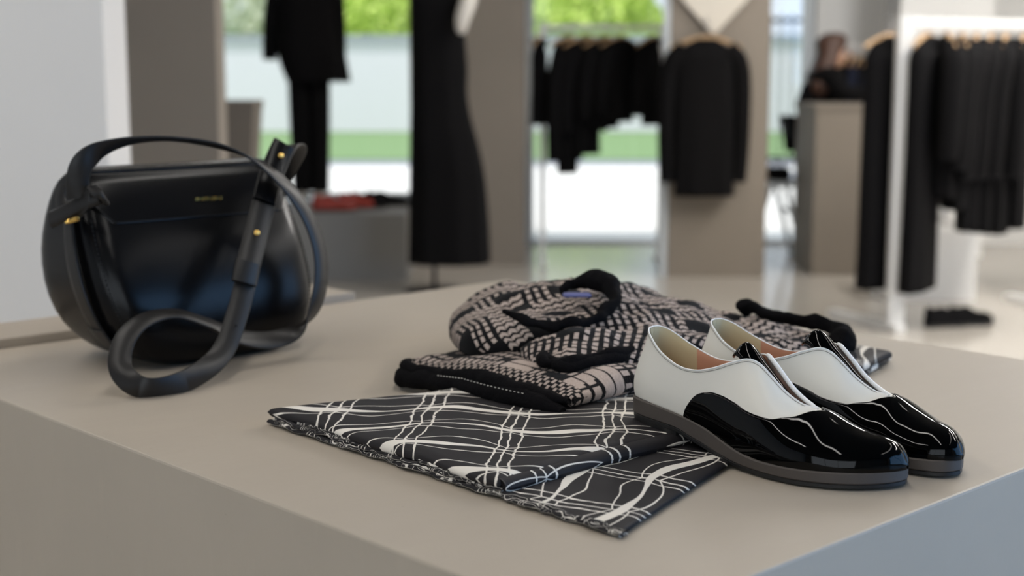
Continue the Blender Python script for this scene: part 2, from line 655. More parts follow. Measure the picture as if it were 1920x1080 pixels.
# right wall with a tall window (Y -2.4 .. 2.2)
struct(multi_box('wall_right', [((XR + 0.075, (YF - 2.4) / 2, ZC / 2), (0.15, -2.4 - YF, ZC)),
                                ((XR + 0.075, (2.2 + YB) / 2, ZC / 2), (0.15, YB - 2.2, ZC)),
                                ((XR + 0.075, -0.1, 0.1), (0.15, 4.6, 0.2)),
                                ((XR + 0.075, -0.1, 2.9), (0.15, 4.6, ZC - 2.75))], MT['wall']), 'white wall on the right')
win = struct(multi_box('window_2', [((XR + 0.02, y, 1.475), (0.06, 0.06, 2.55)) for y in (-2.37, -0.85, 0.67, 2.17)] +
                       [((XR + 0.02, -0.1, z), (0.06, 4.6, 0.06)) for z in (0.23, 2.72)], MT['alu']), 'tall window in the right wall')
for y in (-1.61, -0.09, 1.42):
    p = box('pane', (XR + 0.06, y, 1.475), (0.008, 1.46, 2.43), MT['glass'])
    p.parent = win

# glazed back front: X -3.6 .. 2.06
GX0, GX1 = -3.6, 2.07
struct(multi_box('wall_back', [(((XL + GX0) / 2, YB + 0.1, ZC / 2), (GX0 - XL, 0.2, ZC)),
                               (((GX1 + XR) / 2, YB + 0.1, ZC / 2), (XR - GX1, 0.2, ZC)),
                               (((GX0 + GX1) / 2, YB + 0.1, 2.85), (GX1 - GX0, 0.2, 0.4))], MT['wall']), 'white back wall around the shop windows')
mull = [-3.56, -2.3, -0.55, 0.12, 1.30, 2.03]
win = struct(multi_box('window_1', [((x, YB + 0.08, 1.33), (0.06, 0.1, 2.62)) for x in mull] +
                       [(((GX0 + GX1) / 2, YB + 0.08, z), (GX1 - GX0, 0.1, 0.024)) for z in (0.012, 2.62)], MT['alu']), 'floor-to-ceiling shop windows at the back')
for a, c in zip(mull[:-1], mull[1:]):
    p = box('pane', ((a + c) / 2, YB + 0.1, 1.33), (c - a - 0.06, 0.01, 2.54), MT['glass'])
    p.parent = win

# ceiling luminaires
for k, (lx, ly, lw) in enumerate(LUM):
    e = empty('ceiling_luminaire', (lx, ly, 2.93), ['left', 'middle', 'right', 'left', 'middle', 'right', 'single'][k] + ' long ceiling lamp over the ' + ['display plinth', 'back of the shop', 'aisle before the near rack, added as fill light'][k // 3], 'lamp', 'linear ceiling lamps')
    keep(box('housing', (lx, ly, 2.985), (0.16, 3.7, 0.07), MT['lamp_house'], bevel=0.004), e)
    keep(box('diffuser', (lx, ly, 2.9425), (0.12, 3.62, 0.013), MT['diffuser']), e)
    keep(tube('suspension_cable', [(lx, ly - 1.2, 3.02), (lx, ly - 1.2, 3.06)], 0.004, MT['steel'], seg=6), e)

# near white partition and taupe partitions
struct(box('wall_partition_white', (-0.957 - 1.1, 3.5, ZC / 2), (2.2, 0.2, ZC), MT['wall2']), 'near end of a white partition wall at left')
struct(box('wall_partition_taupe', (-1.115 - 0.6, 5.55, ZC / 2), (1.2, 0.16, ZC), MT['taupe']), 'taupe partition behind the handbag')
xa, xb_ = at(771, 400, 8.82).x, at(986, 400, 8.82).x
struct(box('wall_panel_taupe_middle', ((xa + xb_) / 2, 8.9, ZC / 2), (xb_ - xa, 0.16, ZC), MT['taupe']), 'taupe wall panel behind the long black dress')
xa, xb_ = at(1252, 400, 8.3).x, at(1436, 400, 8.3).x
struct(box('wall_panel_taupe_right', ((xa + xb_) / 2, 8.38, ZC / 2), (xb_ - xa, 0.16, ZC), MT['taupe']), 'taupe wall panel behind the hanging coat')
PANEL_R = ((xa + xb_) / 2, 8.30)
struct(box('trim_1', (xa - 0.02, 8.33, ZC / 2), (0.035, 0.05, ZC), MT['alu']), 'slim pale upright beside the right taupe panel')
# white column on the far right
a0, a1 = at(1688, 50, 9.2).x, at(1862, 50, 9.2).x
struct(box('wall_column', ((a0 + a1) / 2, 9.4, ZC / 2), (a1 - a0, 0.4, ZC), MT['wall']), 'white square column behind the near clothes rack')

# ------------------------------------------------------------------ outside
struct(box('ground_paving', (0, 14.2, -0.07), (40, 8.3, 0.1), MT['pave']), 'bright paving outside the windows')
struct(box('ground_road', (0, 19.1, -0.09), (60, 1.5, 0.1), MT['road']), 'grey path outside')
tag(box('lawn', (0, 24, -0.08), (80, 8.4, 0.12), MT['grass']), 'strip of green lawn outside the shop windows', 'lawn', kind='stuff')
e = empty('garden_wall', (0, 28.2, 0), 'long pale boundary wall beyond the lawn', 'wall')
keep(box('wall_body', (0, 28.2, 0.85), (70, 0.3, 1.7), MT['garden_wall']), e)
keep(box('coping', (0, 28.2, 1.78), (70, 0.4, 0.16), MT['coping']), e)
struct(box('ground_far', (0, 60, -0.1), (200, 64, 0.1), MT['grass']), 'green ground beyond the boundary wall')


def tree(name, label, x, y, h, r, mat, nleaf, group):
    e = empty(name, (x, y, 0), label, 'tree', group)
    tube('trunk', [(0, 0, -0.05), (0.05, 0.02, h * 0.35), (0, 0.05, h * 0.7)], [0.16, 0.12, 0.06], MT['bark'], e, 8)
    V, Fc = [], []
    for k in range(nleaf):
        while True:
            p = Vector((random.uniform(-1, 1), random.uniform(-1, 1), random.uniform(-1, 1)))
            if 0.2 < p.length < 1:
                break
        c = Vector((p.x * r, p.y * r, h * 0.58 + p.z * h * 0.45))
        s = random.uniform(0.08, 0.17)
        a = Vector((random.gauss(0, 1), random.gauss(0, 1), random.gauss(0, 1))).normalized()
        q = a.cross(Vector((random.gauss(0, 1), random.gauss(0, 1), random.gauss(0, 1)))).normalized()
        i = len(V)
        V += [c - a * s, c + q * s * 0.5, c + a * s, c - q * s * 0.5]
        Fc.append((i, i + 1, i + 2, i + 3))
    o = mesh_py('crown', V, Fc, mat, e, False)
    o['kind'] = 'stuff'
    return e


TG = 'trees beyond the boundary wall'
tree('leafy_tree', 'bright green leafy tree seen above the clothes rail in the middle window', 1.4, 31, 3.2, 2.0, MT['leaf'], 7000, TG)
tree('leafy_tree', 'bright green leafy tree left of the middle window tree', -2.8, 33, 3.4, 1.9, MT['leaf'], 5000, TG)
tree('leafy_tree', 'pale green tree beyond the coat mannequin', -6.0, 42, 4.0, 2.6, MT['leaf2'], 6000, TG)
tree('leafy_tree', 'pale green tree at the left end of the left window', -9.6, 37, 3.7, 2.6, MT['leaf2'], 6000, TG)
# railing outside the narrow window on the right
e = empty('metal_railing', (3.0, 15.5, 0), 'dark metal railing outside the narrow window', 'railing')
for k in range(15):
    keep(box('bar', (2.3 + k * 0.115, 15.5, 0.93), (0.022, 0.022, 1.7), MT['dark_metal']), e)
for z in (0.25, 1.72):
    keep(box('rail', (3.1, 15.5, z), (1.75, 0.04, 0.04), MT['dark_metal']), e)
keep(box('base_kerb', (3.1, 15.5, 0.05), (1.75, 0.2, 0.12), MT['coping']), e)

# ------------------------------------------------------------------ display plinth
CO = Vector((0.063, 0.890))
DB = Vector((0.7255, 0.6882))
DA = Vector((-0.6882, 0.7255))
LB, LA = 1.037, 1.20
ANG = math.atan2(DB.y, DB.x)


def plinth_pt(b_, a_):
    p = CO + DB * b_ + DA * a_
    return p


c = plinth_pt(LB / 2, LA / 2)
e = tag(box('display_plinth', (0, 0, 0), (LB, LA, HT - 0.001), MT['plinth'], bevel=0.0025), 'large square concrete display plinth in front carrying bag and shoes', 'plinth')
e.location = (c.x, c.y, (HT - 0.001) / 2 + 0.0005)
e.rotation_euler = (0, 0, ANG)
# raised ledge behind the plinth
c = plinth_pt(0.33, LA + 0.062)
e = tag(box('concrete_ledge', (0, 0, 0), (0.76, 0.12, HT + 0.0115), MT['plinth2'], bevel=0.002), 'slightly higher narrow concrete block behind the handbag', 'block')
e.location = (c.x, c.y, (HT + 0.0115) / 2 + 0.0005)
e.rotation_euler = (0, 0, ANG)

# ------------------------------------------------------------------ shoes
S_YCX = [-.01, .05, .12, .2, .25, .28]
S_YCY = [.004, .0, -.006, -.008, -.002, .006]
S_WX = [-.009, -.005, .003, .024, .06, .1, .14, .17, .2, .235, .258, .272, .279, .2815]
S_WL = [0, .013, .021, .029, .0335, .0345, .041, .0465, .0485, .043, .032, .020, .009, 0]
S_WM = [0, .013, .021, .029, .0325, .033, .038, .0405, .0410, .0375, .030, .020, .009, 0]
S_ZTX = [-.01, .03, .06, .075, .097, .117, .14, .165, .2, .235, .264, .282]
S_ZT = [.0425, .0415, .0385, .036, .031, .0245, .0175, .0145, .0145, .0152, .016, .017]
# feather x, top x, top half spread, top z, upper handle drop, lower handle rise, bulge, inward handle
S_K = [(-.003, .0085, 0, .111, .34, .33, .0075, 0),
       (.000, .0110, .0095, .1100, .34, .33, .0075, 0),
       (.013, .0200, .0180, .1050, .34, .33, .006, 0),
       (.036, .0380, .0255, .0935, .34, .33, .004, 0),
       (.062, .0620, .0290, .0840, .34, .33, .003, 0),
       (.085, .0830, .0285, .0825, .32, .34, .003, .05),
       (.105, .1030, .0265, .0875, .30, .36, .003, .1),
       (.122, .1200, .0215, .0945, .26, .38, .003, .2),
       (.138, .1340, .0150, .0985, .20, .42, .003, .3),
       (.152, .1440, .0100, .0950, .16, .46, .003, .4),
       (.166, .1560, .0080, .0850, .12, .5, .003, .45),
       (.180, .1700, .0060, .0725, .08, .52, .003, .5),
       (.194, .1855, .0035, .0632, .05, .54, .003, .52),
       (.205, .1970, .0, .0600, .03, .55, .003, .53),
       (.218, .2100, 0, .0560, .02, .58, .003, .53),
       (.232, .2260, 0, .0480, .0, .62, .003, .53),
       (.248, .2420, 0, .0425, .0, .66, .003, .53),
       (.262, .2570, 0, .0400, .0, .7, .003, .53),
       (.271, .2660, 0, .0375, .0, .7, .003, .5),
       (.276, .2715, 0, .0345, .0, .7, .002, .5),
       (.2790, .2765, 0, .0295, .0, .6, .002, .5),
       (.2810, .2805, 0, .0200, .1, .5, .001, .5)]
S_KI = list(range(len(S_K)))
S_KC = [[k[j] for k in S_K] for j in range(8)]
VAMP = [(4.375, 0), (4.625, .283), (5.125, .533), (5.875, .6), (6.625, .55), (7.5, .467), (8.5, .4), (9.625, .4),
        (10.75, .467), (11.625, .6), (12.65, .767), (13.3, .93), (13.55, 1.0)]


def s_out(x, side):
    return smooth_interp(min(max(x, -.009), .2815), S_WX, S_WL if side < 0 else S_WM)


def shoe_surf(s, t, side):
    xb, xt, ft, zt, e, a, bul, kk = [smooth_interp(s, S_KI, S_KC[j]) for j in range(8)]
    yc = smooth_interp(xb, S_YCX, S_YCY)
    wb = max(0.0, s_out(xb, side) - .0035)
    if s <= 0:
        wb = 0
    zb = smooth_interp(xb, S_ZTX, S_ZT) - .001
    yct = smooth_interp(xt, S_YCX, S_YCY)
    B = (xb, yc + side * wb, zb)
    T = (xt, yct + side * max(ft, 0), zt)
    sl = (s_out(xb + .002, side) - s_out(xb - .002, side)) / .004
    nx, ny = -sl, 1.0
    if s < 1:
        nx, ny = -1.0, s * .6
    l = math.hypot(nx, ny)
    nx /= l
    ny /= l
    h = zt - zb
    wd = abs(B[1] - T[1])
    q = min(1, max(0, (e - .05) / .1))
    C1 = (B[0] + nx * bul, B[1] + side * ny * bul, B[2] + a * h)
    C2 = (T[0] + nx * bul * .4 * q + (B[0] - T[0]) * kk * .5, T[1] + side * (ny * bul * .4 * q + kk * wd), T[2] - e * h)
    u = 1 - t
    return Vector([u**3 * B[i] + 3 * u * u * t * C1[i] + 3 * u * t * t * C2[i] + t**3 * T[i] for i in range(3)])


def shoe_norm(s, t, side):
    e1, e2 = .05, .02
    a = shoe_surf(min(s + e1, 21), t, side) - shoe_surf(max(s - e1, 0), t, side)
    b_ = shoe_surf(s, min(t + e2, 1), side) - shoe_surf(s, max(t - e2, 0), side)
    n_ = a.cross(b_)
    if n_.length < 1e-12:
        return Vector((0, 0, 1))
    n_.normalize()
    return -n_ if side > 0 else n_


def sole_outline(grow, n=64):
    """closed outline of the sole, lateral heel->toe then medial toe->heel"""
    pts = []
    for side in (-1, 1):
        row = []
        for i in range(n):
            a = PI * i / (n - 1)
            x = -.009 + .2905 * (0.5 - 0.5 * math.cos(a))
            row.append((x, smooth_interp(x, S_YCX, S_YCY) + side * max(0, s_out(x, side)), ))
        pts += row if side < 0 else row[::-1][1:-1]
    # grow outward
    m = len(pts)
    res = []
    for i in range(m):
        p, q = Vector(pts[i - 1]), Vector(pts[(i + 1) % m])
        d_ = q - p
        if d_.length < 1e-9:
            res.append(pts[i])
            continue
        nn = Vector((d_.y, -d_.x)).normalized()
        res.append((pts[i][0] + nn.x * grow, pts[i][1] + nn.y * grow))
    return res


def slab_from_outline(name, rows, mat, parent, mirror):
    """rows: list of (outline, z function); stacked rings closed by caps"""
    V, m = [], len(rows[0][0])
    for outl, zf in rows:
        for x, y in outl:
            V.append((x, y * mirror, zf(x)))
    Fc = grid_faces(len(rows), m, close_v=True)
    Fc.append(tuple(range(m)))
    Fc.append(tuple((len(rows) - 1) * m + k for k in range(m)))
    o = mesh_py(name, V, Fc, mat, parent, True, weld=True)
    es = o.modifiers.new('edges', 'EDGE_SPLIT')
    es.split_angle = math.radians(40)
    return o


def welt_top(x):
    return smooth_interp(x, S_ZTX, S_ZT)


def welt_bot(x):
    return smooth_interp(x, [-.01, .06, .085, .11, .136, .17, .2, .264, .282], [.0265, .0245, .018, .0115, .0062, .0047, .0045, .0050, .0055])


def make_shoe(label, loc, rz, mirror):
    """mirror = 1 right shoe, -1 left shoe"""
    e = empty('oxford_shoe', loc, label, 'shoe', 'pair of two-tone shoes', rz)
    sides = (-1, 1)
    # white quarters: one shell from the vamp point round the heel to the other side
    ns, ntt = 110, 26
    cols = [(s, -1) for s in [13.6 * (1 - i / (ns - 1)) for i in range(ns)]] + [(s, 1) for s in [13.6 * i / (ns - 1) for i in range(1, ns)]]
    def build(off, t0=0.0):
        V = []
        for s, sd in cols:
            for j in range(ntt):
                t = t0 + (1 - t0) * j / (ntt - 1)
                p = shoe_surf(s, t, sd)
                if off:
                    p = p + shoe_norm(s, t, sd) * off
                V.append((p.x, p.y * mirror, p.z))
        return V
    V = build(0)
    Fc = grid_faces(len(cols), ntt)
    if mirror < 0:
        Fc = [f[::-1] for f in Fc]
    q = mesh_py('quarter', V, Fc, MT['shoe_white'], e, True)
    q['label'] = 'matte white leather quarter'
    # top edge binding
    path = [shoe_surf(s, 1.0, sd) + Vector((0, 0, -.0003)) for s, sd in cols if s < 13.3]
    path = [Vector((p.x, p.y * mirror, p.z)) for p in path]
    # thickness carried by an inner lining shell, heel half cream and front half pinkish
    for nm, lo, hi, mt in (('heel_lining', 0, 3.35, 'lining_heel'), ('side_lining', 3.35, 8.6, 'lining_front')):
        for sd_list in ([(-1,), (1,)] if nm == 'side_lining' else [(-1, 1)]):
            c2 = []
            if len(sd_list) == 2:
                c2 = [(hi * (1 - i / 50), -1) for i in range(51)] + [(hi * i / 50, 1) for i in range(1, 51)]
            else:
                c2 = [(lo + (hi - lo) * i / 50, sd_list[0]) for i in range(51)]
            V = []
            for s, sd in c2:
                for j in range(16):
                    t = j / 15
                    p = shoe_surf(s, t, sd) - shoe_norm(s, t, sd) * (.0022 if j < 15 else .0016)
                    V.append((p.x, p.y * mirror, p.z))
            mesh_py(nm, V, grid_faces(len(c2), 16), MT[mt], e, True)
    v_, f_ = tube_data(path, .0008, 8)
    mesh_py('topline_binding', v_, f_, MT['shoe_edge'], e, True)
    fe = []
    for i in range(30):
        s_ = 8.2 + 5.1 * i / 29
        p_ = shoe_surf(s_, 1.0, 1) + Vector((0, .0012, .0006))
        fe.append(Vector((p_.x, p_.y * mirror, p_.z)))
    if mirror < 0:
        fe = []
        for i in range(30):
            s_ = 8.2 + 5.1 * i / 29
            p_ = shoe_surf(s_, 1.0, -1) + Vector((0, -.0012, .0006))
            fe.append(Vector((p_.x, p_.y * mirror, p_.z)))
    v_, f_ = tube_data(fe, [.0022 * min(1, .4 + i / 4, (29 - i) / 6 + .3) for i in range(30)], 10)
    mesh_py('flap_edge', v_, f_, MT['shoe_edge'], e, True)
    # stitching line just below the top edge
    st = []
    sp = [shoe_surf(s, .955, sd) + shoe_norm(s, .955, sd) * .0002 for s, sd in cols if s < 12.4]
    sp = [Vector((p.x, p.y * mirror, p.z)) for p in sp]
    v_, f_ = tube_data(sp, .00035, 5)
    mesh_py('topline_seam', v_, f_, plain('grey_seam', (150, 148, 142), 0.8) if 'grey_seam' not in bpy.data.materials else bpy.data.materials['grey_seam'], e, True)
    # black patent vamp: laid over the quarters
    nb_, nj = 90, 34
    bnd = spline(VAMP, 60)
    L_ = [(min(13.55, s), max(0, min(1, t))) for s, t in bnd]
    L_[-1] = (13.55, 1.0)
    L_ += [(13.55 + (21 - 13.55) * i / 40, 1.0) for i in range(1, 41)]
    nb_ = len(L_)
    V = []
    first = []
    for sd in sides:
        for i in range(nb_):
            sb, tb = L_[i]
            f = i / (nb_ - 1)
            s0 = 4.375 + (21 - 4.375) * f ** 1.0
            for j in range(nj):
                g_ = j / (nj - 1)
                s = s0 + (sb - s0) * g_
                t = tb * g_
                p = shoe_surf(s, t, sd)
                # lies 1.4 mm proud, rolled down at its free edge
                edge = 1.0
                if i < 60:
                    edge = min(1.0, (1 - g_) / 0.06)
                edge2 = min(1.0, i / 5.0)
                k = math.sqrt(max(0, 1 - (1 - edge) ** 2)) * math.sqrt(max(0, 1 - (1 - edge2) ** 2))
                p = p + shoe_norm(s, t, sd) * (.0001 + .0016 * k)
                if tb >= 1.0 and j == nj - 1:
                    p.y = smooth_interp(p.x, S_YCX, S_YCY)
                V.append((p.x, p.y * mirror, p.z))
    Fc = []
    for h_, sd in enumerate(sides):
        ff = grid_faces(nb_, nj, off=h_ * nb_ * nj)
        if (sd > 0) != (mirror < 0):
            ff = [f[::-1] for f in ff]
        Fc += ff
    vm = mesh_py('vamp', V, Fc, MT['patent'], e, True, weld=True)
    vm['label'] = 'glossy black patent vamp'
    # tongue
    V = []
    nT, nW = 26, 15
    for i in range(nT):
        f = i / (nT - 1)
        x = .1165 + (.190 - .1165) * f
        zc = smooth_interp(f, [0, .06, .14, .27, .37, .54, .73, .94, 1], [.107, .1105, .1095, .1015, .0938, .0820, .0692, .0600, .0575])
        wd = smooth_interp(f, [0, .05, .15, .4, 1], [.005, .0105, .0138, .0130, .006])
        for j in range(nW):
            a = -1 + 2 * j / (nW - 1)
            V.append((x - .006 * a * a * (1 - f), (smooth_interp(x, S_YCX, S_YCY) + a * wd) * mirror, zc - .0115 * a * a * (1 - .55 * f)))
    tg = mesh_py('tongue', V, grid_faces(nT, nW), MT['patent'], e, True)
    solidify(tg, .002)
    # insole
    ol = [(x, y) for x, y in sole_outline(-.006) if x < .19]
    V = [(x, y * mirror, welt_top(x) + .002) for x, y in ol]
    mesh_py('insole', V, [tuple(range(len(V)))], MT['lining_front'], e, False)
    # soles
    o0, o1 = sole_outline(0.0), sole_outline(-.0012)
    slab_from_outline('welt', [(o1, welt_bot), (o0, lambda x: welt_bot(x) + .0012), (o0, lambda x: welt_top(x) - .0012), (o1, welt_top)], MT['welt'], e, mirror)
    o2 = sole_outline(-.0008)
    slab_from_outline('outsole', [(sole_outline(-.0025), lambda x: welt_bot(x) - .0044), (o2, lambda x: welt_bot(x) - .0036), (o2, lambda x: welt_bot(x) - .0006), (o1, lambda x: welt_bot(x) - .0002)], MT['outsole'], e, mirror)
    # heel block
    hb = [(x, y) for x, y in sole_outline(-.0014) if x < .066]
    lo = [(x * .96 + .0005, y * .96) for x, y in hb]
    V = [(x, y * mirror, .0) for x, y in lo] + [(x, y * mirror, welt_bot(x) - .003) for x, y in hb]
    m = len(hb)
    Fc = [(i, (i + 1) % m, m + (i + 1) % m, m + i) for i in range(m)] + [tuple(range(m)), tuple(m + i for i in range(m))]
    mesh_py('heel', V, Fc, MT['outsole'], e, False, weld=True)
    return e


SH_D = math.atan2(-.661, .75)
make_shoe('nearest white and black patent slip-on shoe, toe pointing to the corner', (.131, 1.398, HT + .0005), SH_D, 1)
make_shoe('farther white and black patent slip-on shoe, half hidden behind its mate', (.131 + .071, 1.398 + .046, HT + .0005), SH_D - math.radians(1.5), -1)

# ------------------------------------------------------------------ handbag
BU = Vector((.72, .694, 0)).normalized()
BN = Vector((BU.y, -BU.x, 0))
BC = Vector((-.414, 1.854, HT))
BZ = [0, .01, .03, .06, .1, .15, .2, .225, .236]
B_NF = [.082, .094, .101, .102, .094, .073, .042, .022, .008]
B_NB = [-.045, -.065, -.085, -.098, -.100, -.092, -.072, -.055, -.042]
B_UL = [-.092, -.122, -.147, -.166, -.178, -.181, -.175, -.168, -.160]
B_UR = [.070, .099, .118, .130, .134, .132, .127, .123, .120]


def bagp(u, n_, z):
    return BC + BU * u + BN * n_ + Vector((0, 0, z))


def bag_dims(z):
    nf, nb = smooth_interp(z, BZ, B_NF), smooth_interp(z, BZ, B_NB)
    ul, ur = smooth_interp(z, BZ, B_UL), smooth_interp(z, BZ, B_UR)
    return (ul + ur) / 2, (ur - ul) / 2, (nf + nb) / 2, (nf - nb) / 2


def bag_surf(th, z, off=0.0):
    uc, a, nc, b_ = bag_dims(z)
    s, c_ = math.sin(th), math.cos(th)
    S = lambda v: math.copysign(abs(v) ** (1 / 3), v)
    return bagp(uc + (a + off) * S(s), nc + (b_ + off) * S(c_), z)


def bag_front(u, z, off=0.0):
    uc, a, nc, b_ = bag_dims(z)
    k = min(.999, abs(u - uc) / a)
    return bagp(u, nc + b_ * (1 - k**6) ** (1 / 6) + off, z)


bag = empty('handbag', BC, 'black leather crossbody handbag standing on the plinth with looped strap', 'handbag')
zs = [0, .002, .005, .01, .016, .024, .033, .045, .06, .08, .1, .12, .14, .16, .18, .2, .215, .226, .233, .236]
V, nth = [], 200
for z in zs:
    for k in range(nth):
        V.append(bag_surf(2 * PI * k / nth, z))
Fc = grid_faces(len(zs), nth, close_v=True)
Fc.append(tuple(range(nth)))
Fc.append(tuple((len(zs) - 1) * nth + k for k in range(nth)))
keep(mesh_py('body', V, Fc, MT['leather'], None, True, weld=True), bag)
# front panel, proud of the gussets
V, nu, nz = [], 40, 30
for i in range(nu):
    f = -1 + 2 * i / (nu - 1)
    for j in range(nz):
        z = .008 + (.205 - .008) * j / (nz - 1)
        uc, a, nc, b_ = bag_dims(z)
        edge = min(1, (1 - abs(f)) / .03)
        p = bag_front(uc + a * .90 * f, z, .0005 + .0032 * edge)
        V.append(p)
fp = keep(mesh_py('front_panel', V, grid_faces(nu, nz), MT['leather'], None, True), bag)
# seam with hand stitches at the left and right panel edge
for sg in (-1, 1):
    Vs, Fs = [], []
    z = .045
    while z < .185:
        uc, a, nc, b_ = bag_dims(z)
        p = bag_front(uc + sg * a * .93, z, .0006)
        q = bag_front(uc + sg * a * .93, z + .0032, .0006)
        vv, ff = tube_data([p, (p + q) / 2 + BN * .0006, q], .0007, 5)
        o_ = len(Vs)
        Vs += vv
        Fs += [tuple(i + o_ for i in f) for f in ff]
        z += .0052
    o = keep(mesh_py('stitching', Vs, Fs, MT['thread'], None, True), bag)
    o['kind'] = 'stuff'


# flap: back, over the top, down the front
def flap_pt(f, w_):
    """f -1..1 across, w_ 0..1 from back to the front edge"""
    zt = .240
    if w_ < .2:
        k = w_ / .2
        z = .19 + (zt - .19) * math.sin(k * PI / 2)
        uc, a, nc, b_ = bag_dims(min(z, .236))
        n_ = nc - b_ - .003 + .004 * k
        u_ = uc + a * (.80 + .06 * k) * f
        return bagp(u_, n_, z)
    uc, a, nc, b_ = bag_dims(.236)
    if w_ < .38:
        k = (w_ - .2) / .18
        n0 = nc - b_ + .001
        n1 = nc + b_ - .004
        return bagp(uc + a * (.86 + .125 * k) * f, n0 + (n1 - n0) * k, zt + .0025 * math.sin(k * PI))
    k = (w_ - .38) / .62
    z = zt - (zt - .178) * k
    zq = min(z, .236)
    uc, a, nc, b_ = bag_dims(zq)
    lim = .985 if k < .5 else .985 - (k - .5) / .5 * .20
    u_ = uc + a * lim * f
    kk = min(.999, abs(u_ - uc) / a)
    n_ = nc + b_ * (1 - kk**6) ** (1 / 6) + .0035
    if z > .228:
        n_ = min(n_, nc + b_ + .0035) - (z - .228) * .15
    return bagp(u_, n_, z)


nu, nw = 44, 56
V = [flap_pt(-1 + 2 * i / (nu - 1), j / (nw - 1)) for i in range(nu) for j in range(nw)]
fl = keep(mesh_py('flap', V, grid_faces(nu, nw), MT['leather'], None, True), bag)
solidify(fl, .0022, 0)
# flap stitching along the front edge and both slanted ends
Vs, Fs = [], []
for i in range(70):
    f = -.96 + 1.92 * i / 69
    p = flap_pt(f, .975) + BN * .0012
    q = flap_pt(f + .013, .975) + BN * .0012
    vv, ff = tube_data([p, q], .0006, 5)
    o_ = len(Vs)
    Vs += vv
    Fs += [tuple(k + o_ for k in g_) for g_ in ff]
for i in range(12):
    w_ = .70 + .26 * i / 11
    for sg in (-1, 1):
        p = flap_pt(sg * .965, w_) + BN * .0012
        q = flap_pt(sg * .965, w_ + .012) + BN * .0012
        vv, ff = tube_data([p, q], .0006, 5)
        o_ = len(Vs)
        Vs += vv
        Fs += [tuple(k + o_ for k in g_) for g_ in ff]
o = keep(mesh_py('flap_stitching', Vs, Fs, MT['thread'], None, True), bag)
o['kind'] = 'stuff'
# gold lettering stamped on the flap: a short row of tiny capitals, too small to read
bm = bmesh.new()
rnd = random.Random(3)
for k in range(9):
    u0 = -.0255 + k * .0044
    z0 = .2005
    def stroke(du, dz, wu, hz):
        c_ = bag_front(u0 + du, z0 + dz, .0060)
        bm_box(bm, c_, (wu, .0030, hz), math.atan2(BU.y, BU.x))
    stroke(0, 0, .0008, .0040)
    if k % 3 != 1:
        stroke(.0022, 0, .0008, .0040)
    stroke(.0012, (.0016, 0, -.0016)[k % 3], .0024, .0008)
    if k % 4 == 2:
        stroke(.0012, -.0016, .0024, .0008)
me = bpy.data.meshes.new('lettering')
bm.to_mesh(me)
bm.free()
o = keep(link('lettering', me, MT['brass'], None, False), bag)
o['label'] = 'tiny gold stamped lettering'


def bag_side_strip(name, th0, th1, za, zb, off, thick, n=40, bulge=0.0):
    V = []
    for i in range(n):
        z = za + (zb - za) * i / (n - 1)
        for j in range(7):
            V.append(bag_surf(th0 + (th1 - th0) * j / 6, z, off + bulge * math.sin(PI * i / (n - 1))))
    o = keep(mesh_py(name, V, grid_faces(n, 7), MT['strap'], None, True), bag)
    solidify(o, thick, 0)
    return o


bag_side_strip('side_strap', math.radians(-88.4), math.radians(-80.2), .028, .205, .0045, .003, bulge=.004)
bag_side_strip('side_tab', math.radians(-89), math.radians(-78), .020, .052, .0085, .0025)

# strap anchor at the left: folded leather toggle, ring loop and brass pin
def P(x, y, Y):
    return at(x, y, Y)


v_, f_ = [], []
ribbon('toggle', [(P(97, 412, 1.690), (.3, .2, 1)), (P(125, 398, 1.680), (.3, .2, 1)), (P(160, 378, 1.672), (.3, .2, 1)), (P(186, 366, 1.668), (.3, .2, 1))],
       MT['strap'], .021, .010, None, 24)
o = bpy.data.objects['toggle']
keep(o, bag)
lp = [P(118, 345, 1.70), P(112, 372, 1.695), P(122, 398, 1.685), P(150, 392, 1.672), P(160, 365, 1.67), P(150, 345, 1.68)]
keep(ribbon('anchor_loop', [(p, (.55, -.3, .25)) for p in lp], MT['strap'], .018, .0028, None, 60), bag)
keep(ribbon('anchor_fold', [(P(172, 352, 1.668), (.9, -.3, -.5)), (P(186, 366, 1.662), (.9, -.3, -.5)), (P(196, 380, 1.672), (.9, -.3, -.5))], MT['strap'], .015, .006, None, 16), bag)
pin = keep(tube('brass_pin', [P(124, 417, 1.672), P(136, 413, 1.668), P(147, 409, 1.668)], [.0022, .0034, .0036], MT['brass'], None, 10), bag)
pin['label'] = 'small brass pin'

